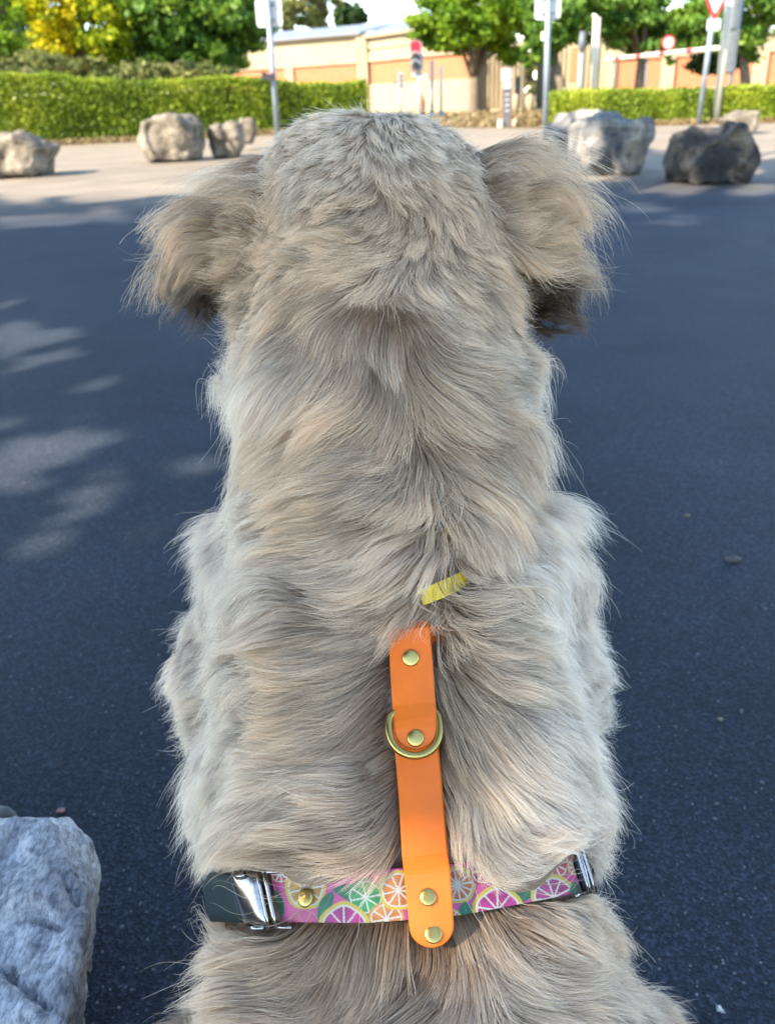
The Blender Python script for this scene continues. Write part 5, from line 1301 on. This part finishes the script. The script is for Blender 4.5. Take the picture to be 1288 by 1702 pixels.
ao = belt.data.attributes.new('print', 'FLOAT_COLOR', 'POINT'); ao.data.foreach_set('color', np.concatenate([np.clip(pc * .45, .005, .9), np.ones((len(pc), 1))], 1).astype(np.float32).ravel())
bd_at = lambda px: belt_mid(th_of(px))
for px, py, sq in ((508, 1492, .86), (898, 1455, .62)):
    rivet(px, py, 0, 15, sq, dep=bd_at(px)[2] - .0022, tilt=(-.35 if px < 600 else .5))
# dark green side straps going round under the belly, in two pieces with the buckles between
belt_grid('side_strap', th_of(420) - 0.0, -math.pi - .02 + 0.0, 60, 4, .0118, M_green)
belt_grid('side_strap', th_of(962), math.pi - .02, 60, 4, .0118, M_green)
# folded loop of webbing at the left buckle
belt_grid('strap_loop', th_of(352), th_of(404), 12, 4, .0121, M_green, push=.0035)
up_b = -bt if (-bt) @ U > 0 else bt
def bpt(px, v, push):
    th = th_of(px); x_, ty, d_, _y = belt_mid(th); c = P(x_, ty, d_); out = bs * math.sin(th) + bn * math.cos(th)
    return c + up_b * v + out * push
def buckle_plate(x0, x1, half, push, dome):
    n, m = 16, 14; vs = []; fs = []
    for lay in (0, 1):
        for i in range(n + 1):
            u_ = i / n
            for j in range(m + 1):
                v_ = 2 * j / m - 1; dm = dome * (1 - (2 * u_ - 1) ** 4) * (1 - v_ ** 6) + .0006 * math.sin(u_ * 3.1 + v_ * 2)
                h_ = half * (1 - .12 * abs(2 * u_ - 1) ** 6)
                vs.append(bpt(x0 + (x1 - x0) * u_, v_ * h_, push + (dm if lay == 0 else -.002)))
    N1 = (n + 1) * (m + 1)
    for i in range(n):
        for j in range(m):
            a = i * (m + 1) + j; fs += [(a, a + 1, a + m + 2, a + m + 1), (N1 + a, N1 + a + m + 1, N1 + a + m + 2, N1 + a + 1)]
        a = i * (m + 1); fs.append((a, a + m + 1, N1 + a + m + 1, N1 + a)); a += m; fs.append((a, N1 + a, N1 + a + m + 1, a + m + 1))
    for j in range(m): fs.append((j, N1 + j, N1 + j + 1, j + 1)); a = n * (m + 1) + j; fs.append((a, a + 1, N1 + a + 1, N1 + a))
    return link('buckle_body', np_mesh('buckle_body', vs, fs, True), M_chrome, har)
def bar(pts, r, name='buckle_bar'):
    bm = bmesh.new(); bm_tube(bm, pts, r, 8); return link(name, bm_done(bm, name, True), M_chrome, har)
def side(px, h, push, r): bar([bpt(px, h * t, push) for t in (-1, -.5, 0, .5, 1)], r)
buckle_plate(401, 446, .0136, .0035, .0022)
side(450, .0140, .0058, .0011); side(459, .0138, .0048, .0013)
for sg in (1, -1): bar([bpt(px, sg * .0136, .0040) for px in (448, 458, 468, 482)], .0010, 'buckle_arm')
bar([bpt(410, .0136, .004), bpt(418, .0118, .0062), bpt(430, .0134, .0062)], .0014, 'buckle_tongue')
bar([bpt(412, -.0134, .004), bpt(424, -.0142, .005), bpt(438, -.0138, .004)], .0012, 'buckle_tongue')
buckle_plate(965, 982, .0128, .0025, .0012)
side(956, .0136, .0038, .0010); side(962, .0138, .0052, .0011)
for sg in (1, -1): bar([bpt(px, sg * .0134, .0034) for px in (960, 950, 940, 934)], .0009, 'buckle_arm')
# breast strap under the neck that the upper strap joins
def ring_band(name, ci, rx, rd, half, m, parent, tilt=0.0, tiltr=0.0, ntheta=72, shift=(0, 0, 0), hold=None):
    s, nn, t = ring_axes(ci); c = ring_c[ci] + np.array(shift); up = -t if (-t) @ U > 0 else t
    bm = bmesh.new(); rows = []
    for k_ in range(ntheta):
        a = 2 * math.pi * k_ / ntheta; out = s * math.sin(a) + nn * math.cos(a)
        mid = c + s * rx * math.sin(a) + nn * rd * math.cos(a) + up * (tilt * math.cos(a) * rd + tiltr * math.sin(a) * rx)
        if hold is not None and math.cos(a) > .0:     # lie on the skin over the back
            r_ = BVH.find_nearest(V(mid)); 
            if r_[0] is not None:
                fn = np.array(r_[1]); fn = fn if fn @ out > 0 else -fn; mid = np.array(r_[0]) + fn * hold
        rows.append([bm.verts.new(V(mid + up * half)), bm.verts.new(V(mid - up * half)), bm.verts.new(V(mid - up * half - out * .0022)), bm.verts.new(V(mid + up * half - out * .0022))])
    for k_ in range(ntheta):
        a, b_ = rows[k_], rows[(k_ + 1) % ntheta]
        for j in range(4): bm.faces.new((a[j], a[(j + 1) % 4], b_[(j + 1) % 4], b_[j]))
    return link(name, bm_done(bm, name, True), m, parent)
ring_band('breast_strap', 13, .113, .101, .009, M_orange, har, -.1, 0, hold=.0003)
col_e = empty('dog_collar', ring_c[12], 'yellow collar strap showing through the fur between neck and back', 'collar')
# the visible piece of collar on the nape
M_ = []
cxp = [(700, 996), (716, 990), (734, 983), (752, 975), (770, 967), (786, 960)]
bm = bmesh.new(); rows = []
for i, (px, py) in enumerate(cxp):
    dd = (cast(px, py) or .48) - .0085
    rows.append([bm.verts.new(V(P(px + 4, py + 10 , dd))), bm.verts.new(V(P(px - 7, py - 15, dd + .001))), bm.verts.new(V(P(px - 7, py - 15, dd + .003))), bm.verts.new(V(P(px + 4, py + 10, dd + .002)))])
for a, b_ in zip(rows[:-1], rows[1:]):
    for j in range(4): bm.faces.new((a[j], a[(j + 1) % 4], b_[(j + 1) % 4], b_[j]))
bm.faces.new(rows[0]); bm.faces.new(rows[-1][::-1])
link('collar_end', bm_done(bm, 'collar_end'), M_yellow, col_e)
ring_band('collar_band', 11, .098, .092, .009, M_yellow, col_e, -.25, .1, hold=.0003)

# gaps in the shade canopy for the patches of sun on the dog
for (px, py, r_) in ((610, 1405, .030), (812, 1572, .028), (845, 1605, .018), (985, 1345, .030)):
    dd = cast(px, py) or .43
    SPOTS.append((P(px, py, dd - .012), r_ + .002))
build_shade()
print('script', round(time.time() - T0, 1))
